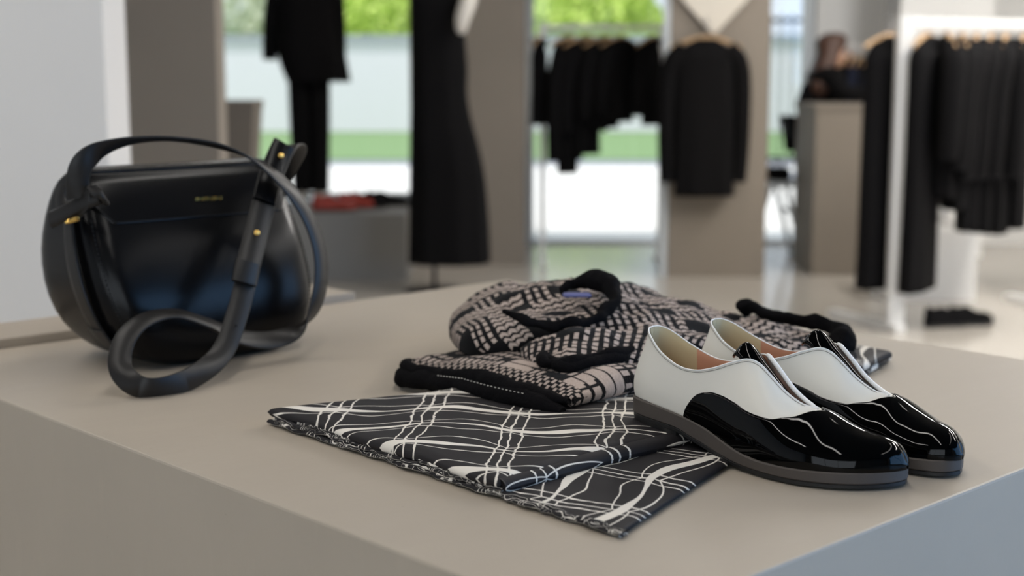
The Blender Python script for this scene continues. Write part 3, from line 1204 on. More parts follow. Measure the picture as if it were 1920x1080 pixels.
# the long strap: over the bag, down the right side, looping on the plinth and up the front
X_ = (1, .15, 0)
keys = [
    (P(148, 372, 1.672), (1, .1, .1)),
    (P(146, 335, 1.668), (1, .25, .1)),
    (P(158, 303, 1.668), (.85, .5, -.25)),
    (P(195, 278, 1.680), (.45, .85, -.25)),
    (P(255, 263, 1.700), (.1, 1, -.22)),
    (P(330, 261, 1.725), (-.1, 1, -.2)),
    (P(410, 274, 1.755), (.0, 1, -.28)),
    (P(480, 303, 1.780), (.25, 1, -.2)),
    (P(540, 352, 1.800), (.4, 1, .0)),
    (P(582, 416, 1.815), (.5, 1, .1)),
    (P(602, 490, 1.815), (.55, 1, .1)),
    (P(594, 565, 1.800), (.55, 1, .3)),
    (P(562, 615, 1.780), (.35, 1, .5)),
    (P(510, 637, 1.750), (.1, .9, .55)),
    (P(450, 632, 1.715), (-.1, .9, .45)),
    (P(390, 606, 1.685), (-.3, .9, .25)),
    (P(330, 588, 1.655), (-.25, .95, .15)),
    (P(275, 598, 1.625), (-.55, .75, .35)),
    (P(238, 630, 1.600), (-1, .35, .3)),
    (P(224, 676, 1.580), (-1, .1, .1)),
    (P(236, 708, 1.567), (-.85, .0, -.45)),
    (P(272, 728, 1.558), (-.35, .15, -.9)),
    (P(325, 722, 1.575), (.1, .25, -.95)),
    (P(378, 697, 1.612), (.45, .2, -.75)),
    (P(420, 655, 1.655), (.85, .35, -.3)),
    (P(446, 585, 1.690), (.9, .5, -.1)),
    (P(466, 505, 1.725), (.85, .55, .0)),
    (P(486, 425, 1.770), (.85, .55, .0)),
    (P(505, 350, 1.812), (.85, .55, .0)),
    (P(522, 305, 1.838), (.85, .55, .0)),
    (P(534, 279, 1.856), (.85, .55, .0)),
    (P(546, 274, 1.880), (.85, .55, .05)),
    (P(556, 286, 1.905), (.9, .25, .05)),
    (bagp(.1330, .004, .212), (.8, -.4, .0)),
    (bagp(.1345, .004, .180), tuple(BN)),
    (bagp(.1375, .004, .145), tuple(BN)),
]
st = keep(ribbon('shoulder_strap', keys, MT['strap'], .0265, .0032, None, 340), bag)
# keeper sleeve, doubled strap end and studs on the upright run
kp = [(P(456, 530, 1.712), P(466, 489, 1.726))]
dirv = (.85, .55, 0)
o = ribbon('keeper', [(P(457.5, 531, 1.706), dirv), (P(461, 512, 1.712), dirv), (P(465, 492, 1.719), dirv)], MT['strap'], .0315, .0085, None, 8)
keep(o, bag)
o = ribbon('doubled_strap_end', [(P(464, 492, 1.7235), dirv), (P(476, 445, 1.750), dirv), (P(492, 382, 1.7845), dirv)], MT['strap'], .0265, .0030, None, 20)
keep(o, bag)
o = ribbon('tab_end', [(P(495, 378, 1.788), dirv), (P(506, 335, 1.812), dirv), (P(521, 295, 1.836), dirv), (P(533, 270, 1.850), dirv)], MT['leather'], .0300, .0050, None, 20)
keep(o, bag)
for x, y, Y in ((481, 437, 1.7485), (526, 292, 1.832)):
    p = P(x, y, Y)
    o = lathe('brass_stud', [(.0005, 0), (.0036, 0), (.0040, .0008), (.0036, .0022), (.0015, .0030), (.0003, .0031)], MT['brass'], None, 16)
    nrm = Vector((.50, -.80, .28)).normalized()
    o.matrix_world = Matrix.Translation(p) @ nrm.to_track_quat('Z', 'Y').to_matrix().to_4x4()
    mw = o.matrix_world.copy()
    o.parent = bag
    o.matrix_parent_inverse = Matrix.Translation(bag.location).inverted()
    o.matrix_basis = mw
# punched holes in the strap
for x, y, Y in ((443, 610, 1.676),):
    p = P(x, y, Y)
    o = lathe('strap_hole', [(.0003, 0), (.0016, 0), (.0016, .0006), (.0003, .0006)], MT['thread'], None, 10)
    o.matrix_basis = Matrix.Translation(p) @ Vector((.45, -.9, .2)).normalized().to_track_quat('Z', 'Y').to_matrix().to_4x4()
    o.parent = bag
    o.matrix_parent_inverse = Matrix.Translation(bag.location).inverted()

# ------------------------------------------------------------------ soft folded cloth helpers


def quad_slab(name, c4, z0, thick, mat, parent=None, n=(90, 90), rad=0.02, uvf=None, wav=0.0, seed=0.0, edge_wob=0.0, zfun=None):
    """pillow-edged folded layer on a (curved) quad; c4 = 4 edge polylines or 4 corners in order"""
    nu, nv = n
    C = [Vector((p[0], p[1])) for p in c4]
    la = ((C[1] - C[0]).length + (C[2] - C[3]).length) / 2
    lb = ((C[3] - C[0]).length + (C[2] - C[1]).length) / 2
    top, bot, uvs = [], [], []
    for i in range(nu):
        a = 0.5 - 0.5 * math.cos(PI * i / (nu - 1))
        a = .35 * a + .65 * i / (nu - 1)
        for j in range(nv):
            b_ = 0.5 - 0.5 * math.cos(PI * j / (nv - 1))
            b_ = .35 * b_ + .65 * j / (nv - 1)
            p = C[0] * (1 - a) * (1 - b_) + C[1] * a * (1 - b_) + C[2] * a * b_ + C[3] * (1 - a) * b_
            if edge_wob:
                q = noise.noise_vector(Vector((p.x * 14 + seed, p.y * 14, seed))) * edge_wob
                p = p + Vector((q.x, q.y))
            da, db = min(a, 1 - a) * la, min(b_, 1 - b_) * lb
            e = min(1, min(da, db) / rad)
            prof = math.sqrt(max(0, 1 - (1 - e) ** 2))
            zz = z0 + (zfun(p.x, p.y) if zfun else 0)
            wv = wav * noise.noise(Vector((p.x * 9 + seed, p.y * 9, seed))) + wav * .4 * noise.noise(Vector((p.x * 26, p.y * 26 + seed, seed)))
            mid = zz + thick / 2
            top.append(Vector((p.x, p.y, mid + (thick / 2 + wv) * prof)))
            bot.append(Vector((p.x, p.y, mid - (thick / 2 - .0003) * prof)))
            uvs.append(uvf(p.x, p.y, a * la, b_ * lb) if uvf else (a * la, b_ * lb))
    N = nu * nv
    V = top + bot
    Fc = grid_faces(nu, nv)
    Fc += [tuple(k + N for k in f[::-1]) for f in grid_faces(nu, nv)]
    o = mesh_py(name, V, Fc, mat, None, True, uvs + uvs)
    bm = bmesh.new()
    bm.from_mesh(o.data)
    bmesh.ops.remove_doubles(bm, verts=bm.verts, dist=1e-6)
    bm.to_mesh(o.data)
    bm.free()
    for p in o.data.polygons:
        p.use_smooth = True
    if parent:
        keep(o, parent)
    return o


def pillow(name, outline, zbase, hfun, mat, parent=None, uvf=None, rings=44, seg=170, power=2.6, lump=0.0, lscale=14, seed=0.0):
    """rounded heap of cloth over a smooth closed outline (world xy)"""
    ol = [Vector(p) for p in spline(outline, seg, closed=True)]
    c = Vector((sum(p.x for p in ol) / seg, sum(p.y for p in ol) / seg))
    V, uvs = [], []
    for i in range(rings):
        r = math.sin((i + .0) / (rings - 1) * PI / 2)
        for k in range(seg):
            p = c + (ol[k] - c) * r
            H = hfun(p.x, p.y)
            prof = (1 - r ** power) ** (1 / power)
            lm_ = lump * noise.noise(Vector((p.x * lscale + seed, p.y * lscale, seed))) + lump * .4 * noise.noise(Vector((p.x * lscale * 2.7 + seed, p.y * lscale * 2.7, seed + 5)))
            z = zbase + .5 * H * (1 - .0) * (1 - prof) * .45 + (H + lm_) * prof
            z = zbase + (H + lm_) * (.32 + .68 * prof)
            V.append(Vector((p.x, p.y, z)))
            dr = (p - c)
            dr = dr.normalized() if dr.length > 1e-6 else Vector((0, 0))
            ex = (H + lm_) * (1 - (.32 + .68 * prof))
            q = p + dr * ex
            uvs.append(uvf(q.x, q.y))
    # underside rolls in
    for f, zf in ((1.0, .12), (.96, .02), (.9, 0.0)):
        for k in range(seg):
            p = c + (ol[k] - c) * f
            z = zbase + hfun(p.x, p.y) * zf
            V.append(Vector((p.x, p.y, z)))
            q = p + (ol[k] - c).normalized() * .05
            uvs.append(uvf(q.x, q.y))
    n_ = rings + 3
    Fc = grid_faces(n_, seg, close_v=True)
    Fc.append(tuple((n_ - 1) * seg + k for k in range(seg)))
    o = mesh_py(name, V, Fc, mat, None, True, uvs)
    if parent:
        keep(o, parent)
    return o


def rot_uv(ang, ox=0.0, oy=0.0):
    ca, sa = math.cos(ang), math.sin(ang)
    return lambda x, y, *a: ((x - ox) * ca + (y - oy) * sa, -(x - ox) * sa + (y - oy) * ca)


# ------------------------------------------------------------------ printed skirt, folded flat
sk = empty('folded_skirt', (.05, 1.40, HT), 'folded black and white printed skirt lying under the knit and shoes', 'skirt')
# lower fold: runs from the front corner to the far right end
low = quad_slab('lower_fold', [(.085, 1.074), (.476, 1.765), (.405, 1.83), (-.235, 1.44)], HT + .0006, .0058, MT['print'], sk, (150, 70), .010,
                rot_uv(math.atan2(.85, .53), .085, 1.074), .0022, 2.0, .004)
# upper fold: puffier, with the rounded fold edge to the right
upq = quad_slab('upper_fold', [(-.253, 1.443), (-.012, 1.178), (.205, 1.385), (.10, 1.60)], HT + .0060, .0135, MT['print'], sk, (110, 110), .013,
                rot_uv(-.10, -.25, 1.2), .0035, 8.0, .006)
# soft roll along the fold edge of the upper layer
path = spline([(-.010, 1.183, HT + .0095), (.045, 1.232, HT + .0105), (.10, 1.283, HT + .0110), (.155, 1.333, HT + .0100), (.205, 1.383, HT + .0090)], 90)
V, uvs = [], []
ed = Vector((.217, .205)).normalized()
pd = Vector((ed.y, -ed.x))
for i, p_ in enumerate(path):
    ww = .0012 * noise.noise(Vector((i * .12, 2, 1)))
    for k in range(15):
        a = 2 * PI * k / 14
        q = Vector((p_[0], p_[1])) + pd * (math.cos(a) * (.0105 + ww) - .0030)
        V.append(Vector((q.x, q.y, p_[2] + math.sin(a) * (.0078 + ww * .5))))
        uvs.append((i * .0033, -(a if a < PI else 2 * PI - a) * .0105 + .02))
Fc = grid_faces(90, 15)
Fc += [tuple(range(14))[::-1], tuple(89 * 15 + k for k in range(14))]
keep(mesh_py('rolled_edge', V, Fc, MT['print_roll'], None, True, uvs), sk)
# far end of the skirt curling up at the right
quad_slab('end_fold', [(.375, 1.60), (.470, 1.738), (.425, 1.80), (.30, 1.70)], HT + .006, .014, MT['print'], sk, (50, 50), .014,
          rot_uv(1.2, .2, 1.2), .003, 5.0, .004)
# gathered hem edges along the front left side
rnd = random.Random(11)
A0, A1 = Vector((-.252, 1.440)), Vector((.085, 1.075))
nrm2 = Vector((-(A1 - A0).y, (A1 - A0).x)).normalized()
if nrm2.y > 0:
    nrm2 = -nrm2
for lay in range(4):
    n_ = 200
    V, uvs = [], []
    ph = rnd.uniform(0, 9)
    f0, f1 = [(0.0, 1.0), (.02, .72), (.25, 1.0), (.1, .66)][lay]
    for i in range(n_):
        f = f0 + (f1 - f0) * i / (n_ - 1)
        b_ = A0.lerp(A1, f)
        wob = .0045 * noise.noise(Vector((f * 16 + ph, lay, 0))) + .0022 * noise.noise(Vector((f * 55 + ph, lay, 3)))
        zc = HT + (.0032, .0075, .0046, .0115)[lay] + .0022 * noise.noise(Vector((f * 22, ph, 1)))
        if lay == 3:
            zc -= .003 * abs(2 * f - .7)
        for k in range(8):
            a = 2 * PI * k / 8
            off = -.002 - .0012 * lay + wob + math.cos(a) * .0042
            q = b_ + nrm2 * off
            V.append(Vector((q.x, q.y, max(HT + .0004, zc + math.sin(a) * .0024))))
            uvs.append((f * .9 + lay * .13 + .03 * noise.noise(Vector((f * 30, lay, 2))), .11 * k / 8 + lay * .05 + .05 * noise.noise(Vector((f * 40, lay, 7)))))
    Fc = grid_faces(n_, 8, close_v=True)
    Fc += [tuple(range(8))[::-1], tuple((n_ - 1) * 8 + k for k in range(8))]
    keep(mesh_py('hem', V, Fc, MT['print'], None, True, uvs), sk)

# ------------------------------------------------------------------ folded knit
kn = empty('folded_knit', (.08, 1.65, HT), 'folded black and beige patterned wool sweater on top of the skirt', 'sweater')
E1 = Vector((.192, -.215)).normalized()       # along the hem
E2 = Vector((.215, .192)).normalized()        # away from the hem
HO = Vector((-.130, 1.612))


def kuv(x, y, *a):
    q = Vector((x, y)) - HO
    return (q.dot(E1), q.dot(E2))


def kz(x, y):
    # rests on the skirt near its front, on the plinth at the left
    q = Vector((x, y)) - HO
    return .0135 * min(1, max(0, (q.dot(E1) - .03) / .10))


quad_slab('lower_body', [(-.128, 1.640), (.062, 1.418), (.215, 1.575), (.030, 1.840)], HT + .002, .030, MT['knit_dash'], kn, (110, 110), .032, kuv, .009, 3.0, .004, kz)
# ribbed black hem, a flattened double roll along the front left edge
for nm, du, r_, dz in (('hem_rib', -.003, .0110, .0135), ('hem_rib', .004, .0085, .0235)):
    path = []
    for i in range(60):
        f = i / 59
        q = HO + E1 * (-.022 + f * .296) + E2 * (du + .004 * math.sin(f * 7) - .015 * (abs(2 * f - 1) ** 6) * 0)
        if f < .12:
            q = q + E2 * (.03 * ((.12 - f) / .12) ** 2)
        path.append(Vector((q.x, q.y, HT + dz * .95 + kz(q.x, q.y) * .8 + .0015 * math.sin(f * 11 + du * 300))))
    rr = [r_ * (.35 + .65 * min(1, i / 5, (59 - i) / 5)) for i in range(60)]
    keep(tube(nm, path, rr, MT['rib'], None, 14, wob=.004), kn)
# pale running stitches above the hem
Vs, Fs = [], []
for i in range(26):
    f = .36 + .5 * i / 26
    q = HO + E1 * (-.022 + f * .296) + E2 * (-.0135 + .004 * math.sin(f * 7))
    p0 = Vector((q.x, q.y, HT + .024 + kz(q.x, q.y) * .8))
    p1 = p0 + Vector((E1.x, E1.y, 0)) * .0024
    vv, ff = tube_data([p0, p1], .0004, 5)
    o_ = len(Vs)
    Vs += vv
    Fs += [tuple(k + o_ for k in g_) for g_ in ff]
o = keep(mesh_py('pale_stitches', Vs, Fs, MT['mannequin'], None, True), kn)
o['kind'] = 'stuff'


def bump2(x, y, cx, cy, sx, sy, h):
    return h * math.exp(-((x - cx) / sx) ** 2 - ((y - cy) / sy) ** 2)


# big folded bulk (left/top)
def hbulk(x, y):
    return .050 + bump2(x, y, .045, 1.80, .10, .10, .020) + bump2(x, y, .14, 1.74, .08, .09, .006) - max(0, (x - .16)) * .10


pillow('folded_bulk', [(-.072, 1.70), (-.045, 1.625), (.03, 1.60), (.12, 1.60), (.24, 1.63), (.29, 1.74), (.24, 1.88), (.10, 1.935), (-.02, 1.90), (-.075, 1.81)],
       HT + .030, hbulk, MT['knit_zig'], kn, rot_uv(.25, 0, 1.5), lump=.013, lscale=15, seed=1.0, power=2.3)


# front fold with the black edge roll
def hfold(x, y):
    return .030 + bump2(x, y, .10, 1.60, .08, .06, .008)


pillow('front_fold', [(.020, 1.545), (.045, 1.500), (.10, 1.515), (.19, 1.555), (.26, 1.60), (.25, 1.66), (.14, 1.69), (.04, 1.66), (.010, 1.60)],
       HT + .034, hfold, MT['knit_zig'], kn, rot_uv(-.15, 0, 1.5), lump=.009, lscale=20, seed=4.0)
path = spline([at(1024, 668, 1.535), at(1022, 682, 1.505), at(1062, 683, 1.495), at(1110, 672, 1.51), at(1160, 664, 1.535), at(1215, 655, 1.57), at(1290, 640, 1.61)], 60)
keep(tube('fold_rib', path, [.0062 + .0020 * math.sin(i * .35) for i in range(60)], MT['rib'], None, 12, wob=.003), kn)
path = spline([at(1030, 672, 1.528), at(1052, 690, 1.49), at(1110, 682, 1.505), at(1170, 672, 1.535), at(1230, 660, 1.57)], 50)
keep(tube('fold_rib', path, [.0042 + .003 * min(1, i / 6, (49 - i) / 6) for i in range(50)], MT['rib'], None, 12, wob=.003), kn)


# sleeve trailing to the right
def hsl(x, y):
    return .042 - max(0, x - .26) * .10


pillow('sleeve', [(.16, 1.64), (.25, 1.605), (.34, 1.615), (.405, 1.665), (.415, 1.74), (.36, 1.82), (.27, 1.88), (.18, 1.86), (.13, 1.75)],
       HT + .014, hsl, MT['knit_zig'], kn, rot_uv(.7, 0, 1.5), lump=.012, lscale=18, seed=9.0)
path = spline([at(1392, 580, 1.80), at(1405, 572, 1.79), at(1432, 588, 1.775), at(1478, 600, 1.75), at(1528, 606, 1.73), at(1566, 617, 1.71), at(1582, 636, 1.69), at(1560, 648, 1.67)], 70)
keep(tube('cuff', path, [smooth_interp(i, [0, 6, 14, 30, 48, 60, 69], [.006, .011, .008, .0065, .011, .0155, .009]) for i in range(70)], MT['rib'], None, 14, wob=.006), kn)
# rolled collar round the neck opening
path = spline([at(945, 585, 1.625), at(985, 603, 1.605), at(1035, 611, 1.60), at(1085, 608, 1.605), at(1125, 590, 1.625), at(1150, 562, 1.66), at(1147, 536, 1.69),
               at(1118, 526, 1.71), at(1085, 532, 1.715), at(1055, 546, 1.70)], 80)
keep(tube('collar', path, [smooth_interp(i, [0, 10, 30, 45, 58, 70, 79], [.003, .006, .0065, .008, .0125, .009, .004]) for i in range(80)], MT['rib'], None, 14, wob=.006), kn)
p = at(1080, 553, 1.665)
o = quad_slab('woven_tag', [(p.x - .016, p.y - .012), (p.x + .018, p.y - .012), (p.x + .018, p.y + .012), (p.x - .016, p.y + .012)], 0, .004, MT['blue_tag'], None, (10, 10), .004)
o.location = (0, 0, p.z - .002)
keep(o, kn)

# ------------------------------------------------------------------ garments, hangers and racks


def hanger(loc, rz, label, group):
    e = empty('wooden_hanger', loc, label, 'hanger', group, rz)
    pts = [(x, 0, -.075 - .055 * (abs(x) / .2) ** 1.6) for x in [-.2 + .4 * i / 16 for i in range(17)]]
    tube('shoulder_bar', pts, [.008 + .006 * (1 - abs(p[0]) / .2) for p in pts], MT['wood'], e, 8)
    hook = [(0, 0, -.078), (0, 0, -.03)] + [(.018 * math.cos(a) - .0 , 0, -.008 + .018 * math.sin(a)) for a in [-PI / 2 + PI * 1.25 * i / 10 for i in range(11)]]
    tube('hook', hook, .003, MT['steel'], e, 6)
    return e


def rings_mesh(name, rings, mat, parent, seg=40, folds=0.0, nf=7, seed=0.0):
    """rings: (z, cx, cy, hx, hy)"""
    V = []
    z0, z1 = rings[0][0], rings[-1][0]
    for z, cx, cy, hx, hy in rings:
        k = (z0 - z) / max(1e-6, z0 - z1)
        for i in range(seg):
            a = 2 * PI * i / seg
            f = 1 + folds * k * math.sin(nf * a + seed + 1.5 * k)
            c_, s_ = math.cos(a), math.sin(a)
            V.append((cx + hx * f * math.copysign(abs(c_) ** .8, c_), cy + hy * f * math.copysign(abs(s_) ** .8, s_), z))
    Fc = grid_faces(len(rings), seg, close_v=True)
    Fc += [tuple(range(seg)), tuple((len(rings) - 1) * seg + k for k in range(seg))]
    return mesh_py(name, V, Fc, mat, parent, True, weld=True)


def dense(rings, n):
    return spline(rings, n)


def garment(name, label, cat, loc, length, width, rz, group=None, sleeve=.55, depth=.07, flare=1.0, mat='black_cloth', seed=0.0):
    """hung from a hanger whose hook is at loc"""
    e = empty(name, (loc[0], loc[1], loc[2] - .112), label, cat, group, rz)
    W = width / 2
    r = [(0.03, 0, 0, .055, .045), (.012, 0, 0, .085, .05), (-.02, 0, 0, W * .80, depth * .75), (-.07, 0, 0, W * .98, depth), (-.16, 0, 0, W, depth),
         (-.16 - (length - .16) * .4, 0, 0, W * (.94 + .06 * flare), depth * 1.0), (-.16 - (length - .16) * .8, 0, 0, W * (.95 * flare + .02), depth * 1.05), (-length, 0, 0, W * flare, depth * 1.05)]
    rings_mesh('body', dense(r, 26), MT[mat], e, 44, .06, 7, seed)
    if sleeve > 0:
        for sg in (-1, 1):
            pth = spline([(sg * W * .72, 0, -.035), (sg * (W + .015), 0, -.09), (sg * (W + .045), .01, -.22), (sg * (W + .05), .015, -.22 - sleeve * .45), (sg * (W + .04), .02, -.06 - sleeve)], 18)
            tube('sleeve', pth, [.062 - .018 * i / 17 for i in range(18)], MT[mat], e, 12)
    return e


def post_box(name, x, y, z0, z1, s, parent, mat='white_metal'):
    return keep(box(name, (x, y, (z0 + z1) / 2), (s, s, z1 - z0), MT[mat], None, 0, .003), parent)


# --- near white rack on the right
RA = Vector((1.772, 6.54))
RD = Vector((.90, .436)).normalized()
RZ = 1.41
RL = 1.15
rk = empty('clothes_rack', (RA.x, RA.y, 0), 'white metal clothes rack with square posts at the right', 'rack')
RB = RA + RD * RL
for q in (RA, RB):
    post_box('post', q.x, q.y, .03, RZ + .03, .072, rk)
    perp = Vector((-RD.y, RD.x))
    a_, b2 = q - perp * .02, q + perp * .42
    m_ = (a_ + b2) / 2
    keep(box('foot', (m_.x, m_.y, .018), (.06, .5, .036), MT['white_metal'], None, math.atan2(perp.y, perp.x) - PI / 2, .003), rk)
m_ = (RA + RB) / 2
keep(box('rail', (m_.x, m_.y, RZ), (RL, .045, .045), MT['white_metal'], None, math.atan2(RD.y, RD.x), .003), rk)
GN = 'garments on the near white rack'
GH = 'hangers on the near white rack'
specs = [  # distance along the rail, length, width, yaw offset, flare, sleeve, what
    (-.06, 1.13, .34, .30, 1.0, 0.0, 'long_dress', 'long black dress hanging just left of the near rack post', 'dress'),
    (.10, 1.13, .36, .55, 1.05, 0.0, 'long_coat', 'long black coat hanging just right of the near rack post', 'coat'),
    (.21, .70, .34, 1.05, .95, .45, 'black_blouse', 'third black garment from the near rack post, short', 'top'),
    (.30, .76, .34, .95, .95, .50, 'black_jacket', 'fourth black garment from the near rack post', 'jacket'),
    (.39, .86, .36, .80, 1.0, .55, 'black_jacket', 'fifth black garment from the near rack post, longer hem', 'jacket'),
    (.48, .87, .36, .75, 1.0, .55, 'black_jacket', 'sixth black garment from the near rack post', 'jacket'),
    (.57, .88, .36, .75, 1.0, .55, 'black_jacket', 'seventh black garment from the near rack post, at the picture edge', 'jacket'),
    (.68, .86, .36, .80, 1.0, .55, 'black_jacket', 'last black garment on the near rack, cut by the picture edge', 'jacket')]
for k, (dd, ln, wd, yaw, flr, slv, nm, lab, ct) in enumerate(specs):
    q = RA + RD * (dd + .03)
    if dd < 0:
        q = RA + RD * .045 + Vector((-.075, .12))
    lz = RZ + .022
    hanger((q.x, q.y, lz), math.atan2(RD.y, RD.x) + yaw, 'wooden hanger holding the ' + lab.replace(' hanging', ''), GH)
    garment(nm, lab, ct, (q.x, q.y, lz), ln, wd, math.atan2(RD.y, RD.x) + yaw, GN, slv, .055, flr, seed=k * 1.3)

# white block, second white frame and shoes below the rack
p = on(1745, 560, 0)
wb_ = box('display_cube', (0, 0, .19), (.46, .40, .38), MT['white_metal'], None, 0, .004)
tag(wb_, 'low white display cube on the floor behind the near rack post', 'cube')
wb_.location = (at(1745, 500, 7.45).x, 7.62, .0)
rk2 = empty('white_table', (at(1850, 500, 7.3).x, 7.3, 0), 'white table with square legs behind the near clothes rack', 'table')
tx = at(1872, 500, 7.0).x
for dx in (-.30, .72):
    for dy in (-.18, .30):
        post_box('leg', tx + dx + .30, 7.65 + dy, 0, .70, .055, rk2)
keep(box('tabletop', (tx + .51, 7.71, .72), (1.12, .58, .04), MT['white_metal'], None, 0, .003), rk2)


def small_shoe(label, loc, rz, mat, L=.25, group=None):
    e = empty('display_shoe', loc, label, 'shoe', group, rz)
    V = []
    n_ = 18
    for i in range(n_):
        f = i / (n_ - 1)
        x = -L / 2 + L * f
        w_ = smooth_interp(f, [0, .05, .25, .5, .72, .92, 1], [.004, .026, .03, .032, .043, .03, .004])
        h_ = smooth_interp(f, [0, .05, .2, .4, .6, .9, 1], [.05, .085, .075, .08, .055, .04, .02])
        for k in range(14):
            a = PI * k / 13
            V.append((x, w_ * math.cos(a) * (1 if True else 1), .014 + h_ * max(0.0, math.sin(a)) ** .7))
    Fc = grid_faces(n_, 14) + [tuple(range(14)), tuple((n_ - 1) * 14 + k for k in range(14))]
    Fc += [tuple(i * 14 for i in range(n_)) + tuple(i * 14 + 13 for i in range(n_ - 1, -1, -1))]
    mesh_py('upper', V, Fc, MT[mat], e, True)
    ol = [(-L / 2 + L * f, smooth_interp(f, [0, .05, .25, .5, .72, .92, 1], [.004, .028, .031, .034, .045, .032, .004])) for f in [i / 17 for i in range(18)]]
    ring = ol + [(x, -y) for x, y in ol[::-1]]
    V = [(x, y, 0) for x, y in ring] + [(x, y, .015) for x, y in ring]
    m = len(ring)
    mesh_py('sole', V, [(i, (i + 1) % m, m + (i + 1) % m, m + i) for i in range(m)] + [tuple(range(m)), tuple(m + i for i in range(m))], MT['outsole'], e, False)
    return e


p = on(1775, 612, 0)
small_shoe('black shoe on the floor under the near rack, left of its pair', (p.x, p.y, .001), .3, 'black_cloth', .25, 'black shoes under the rack')
small_shoe('black shoe on the floor under the near rack, right of its pair', (p.x + .12, p.y + .03, .001), .3, 'black_cloth', .25, 'black shoes under the rack')

# --- middle rack in front of the window
MZ = 1.46
MY = 8.95
mx0, mx1 = at(1018, 60, MY).x, at(1243, 60, MY).x
mr = empty('clothes_rack', (mx0, MY, 0), 'slim white clothes rack in front of the middle window', 'rack')
for x in (mx0, mx1):
    post_box('post', x, MY, .03, MZ + .02, .035, mr)
    keep(box('foot', (x, MY, .016), (.035, .5, .03), MT['white_metal'], None, 0, .003), mr)
keep(box('rail', ((mx0 + mx1) / 2, MY, MZ), (mx1 - mx0, .03, .03), MT['white_metal'], None, 0, .003), mr)
GM = 'garments on the middle rack'
GMH = 'hangers on the middle rack'
ms = [(1012, .50, .10, 1.35, .0, 'narrow black top at the left end of the middle rack', 'top'),
      (1066, .80, .16, .95, .66, 'black jacket with the lowest hanging sleeve on the middle rack', 'jacket'),
      (1100, .68, .22, .75, .48, 'second black jacket from the left on the middle rack', 'jacket'),
      (1135, .52, .24, .80, .40, 'black knit in the centre of the middle rack', 'jacket'),
      (1164, .48, .24, .85, .36, 'short black jacket left of the bright gap on the middle rack', 'jacket'),
      (1226, .50, .20, .95, .36, 'short black jacket at the right end of the middle rack', 'jacket')]
for k, (px, ln, wd, yaw, slv, lab, ct) in enumerate(ms):
    x = at(px, 60, MY).x
    hanger((x, MY, MZ + .012), yaw, 'wooden hanger of the ' + lab, GMH)
    garment('black_jacket' if ct == 'jacket' else 'black_blouse', lab, ct, (x, MY, MZ + .012), ln, wd, yaw, GM, slv, .05, .95, seed=k * 2.1)

# --- coat hanging on the right taupe panel, with the pale triangle above it
cx = at(1322, 200, 8.2).x
hk = empty('wall_hook', (cx, 8.28, 1.47), 'small steel wall hook above the hanging black coat', 'hook')
tube('arm', [(0, .02, 0), (0, -.06, 0), (0, -.08, .02)], .006, MT['steel'], hk, 8)
lathe('plate', [(.001, 0), (.02, 0), (.02, .006), (.001, .006)], MT['steel'], hk, 16).matrix_basis = Matrix.Translation((0, .015, 0)) @ Matrix.Rotation(PI / 2, 4, 'X')
hanger((cx, 8.215, 1.455), 0, 'wooden hanger of the coat on the right taupe panel', None)
garment('black_coat', 'black knee-length coat hanging on the right taupe panel', 'coat', (cx, 8.215, 1.455), .86, .33, 0, None, .72, .07, 1.02, seed=.5)
tz = [at(1282, 0, 8.25), at(1398, 0, 8.25), at(1340, 62, 8.25)]
zt_ = 1.85
V = []
dxh = (tz[1].x - tz[0].x) / 2
slope = dxh / (tz[0].z - tz[2].z)
hw = slope * (zt_ - tz[2].z)
for yy in (8.292, 8.262):
    V += [(tz[2].x - hw, yy, zt_), (tz[2].x + hw, yy, zt_), (tz[2].x + .012, yy, tz[2].z), (tz[2].x - .012, yy, tz[2].z)]
tag(mesh_py('wall_triangle', V, [(0, 1, 2, 3), (7, 6, 5, 4), (0, 4, 5, 1), (1, 5, 6, 2), (2, 6, 7, 3), (3, 7, 4, 0)], MT['pale_panel'], None, False),
    'pale downward-pointing triangular board on the taupe panel above the coat', 'board')

# --- dress form with the long black dress
DY = 7.76
dx = at(845, 300, DY).x
df = empty('dress_form', (at(815, 545, DY).x, DY, 0), 'white dress form on a thin dark stand wearing the long dress', 'mannequin')
fx = df.location.x
tube('pole', [(0, 0, .01), (0, 0, .5)], .012, MT['dark_metal'], df, 10)
lathe('base', [(.001, 0), (.16, 0), (.16, .006), (.02, .014), (.014, .02), (.001, .02)], MT['dark_metal'], df, 32)
ox = dx - fx
rings_mesh('torso', dense([(.5, ox * .5, 0, .10, .09), (.8, ox, 0, .11, .09), (1.0, ox, 0, .07, .075), (1.35, ox, 0, .075, .07), (1.60, ox, 0, .09, .06), (1.70, ox, 0, .045, .045), (1.82, ox, 0, .04, .04)][::-1], 24), MT['mannequin'], df)
pth = spline([(ox + .12, -.02, 1.68), (ox + .105, -.16, 1.56), (ox + .075, -.20, 1.46), (ox + .068, -.20, 1.385)], 14)
tube('arm', [tuple(q) for q in pth], [.045, .046, .047, .047, .046, .045, .044, .042, .040, .038, .034, .03, .024, .012], MT['mannequin'], df, 12)
dr = empty('long_dress', (dx, DY, .15), 'floor-length black dress on the form before the middle taupe panel', 'dress')
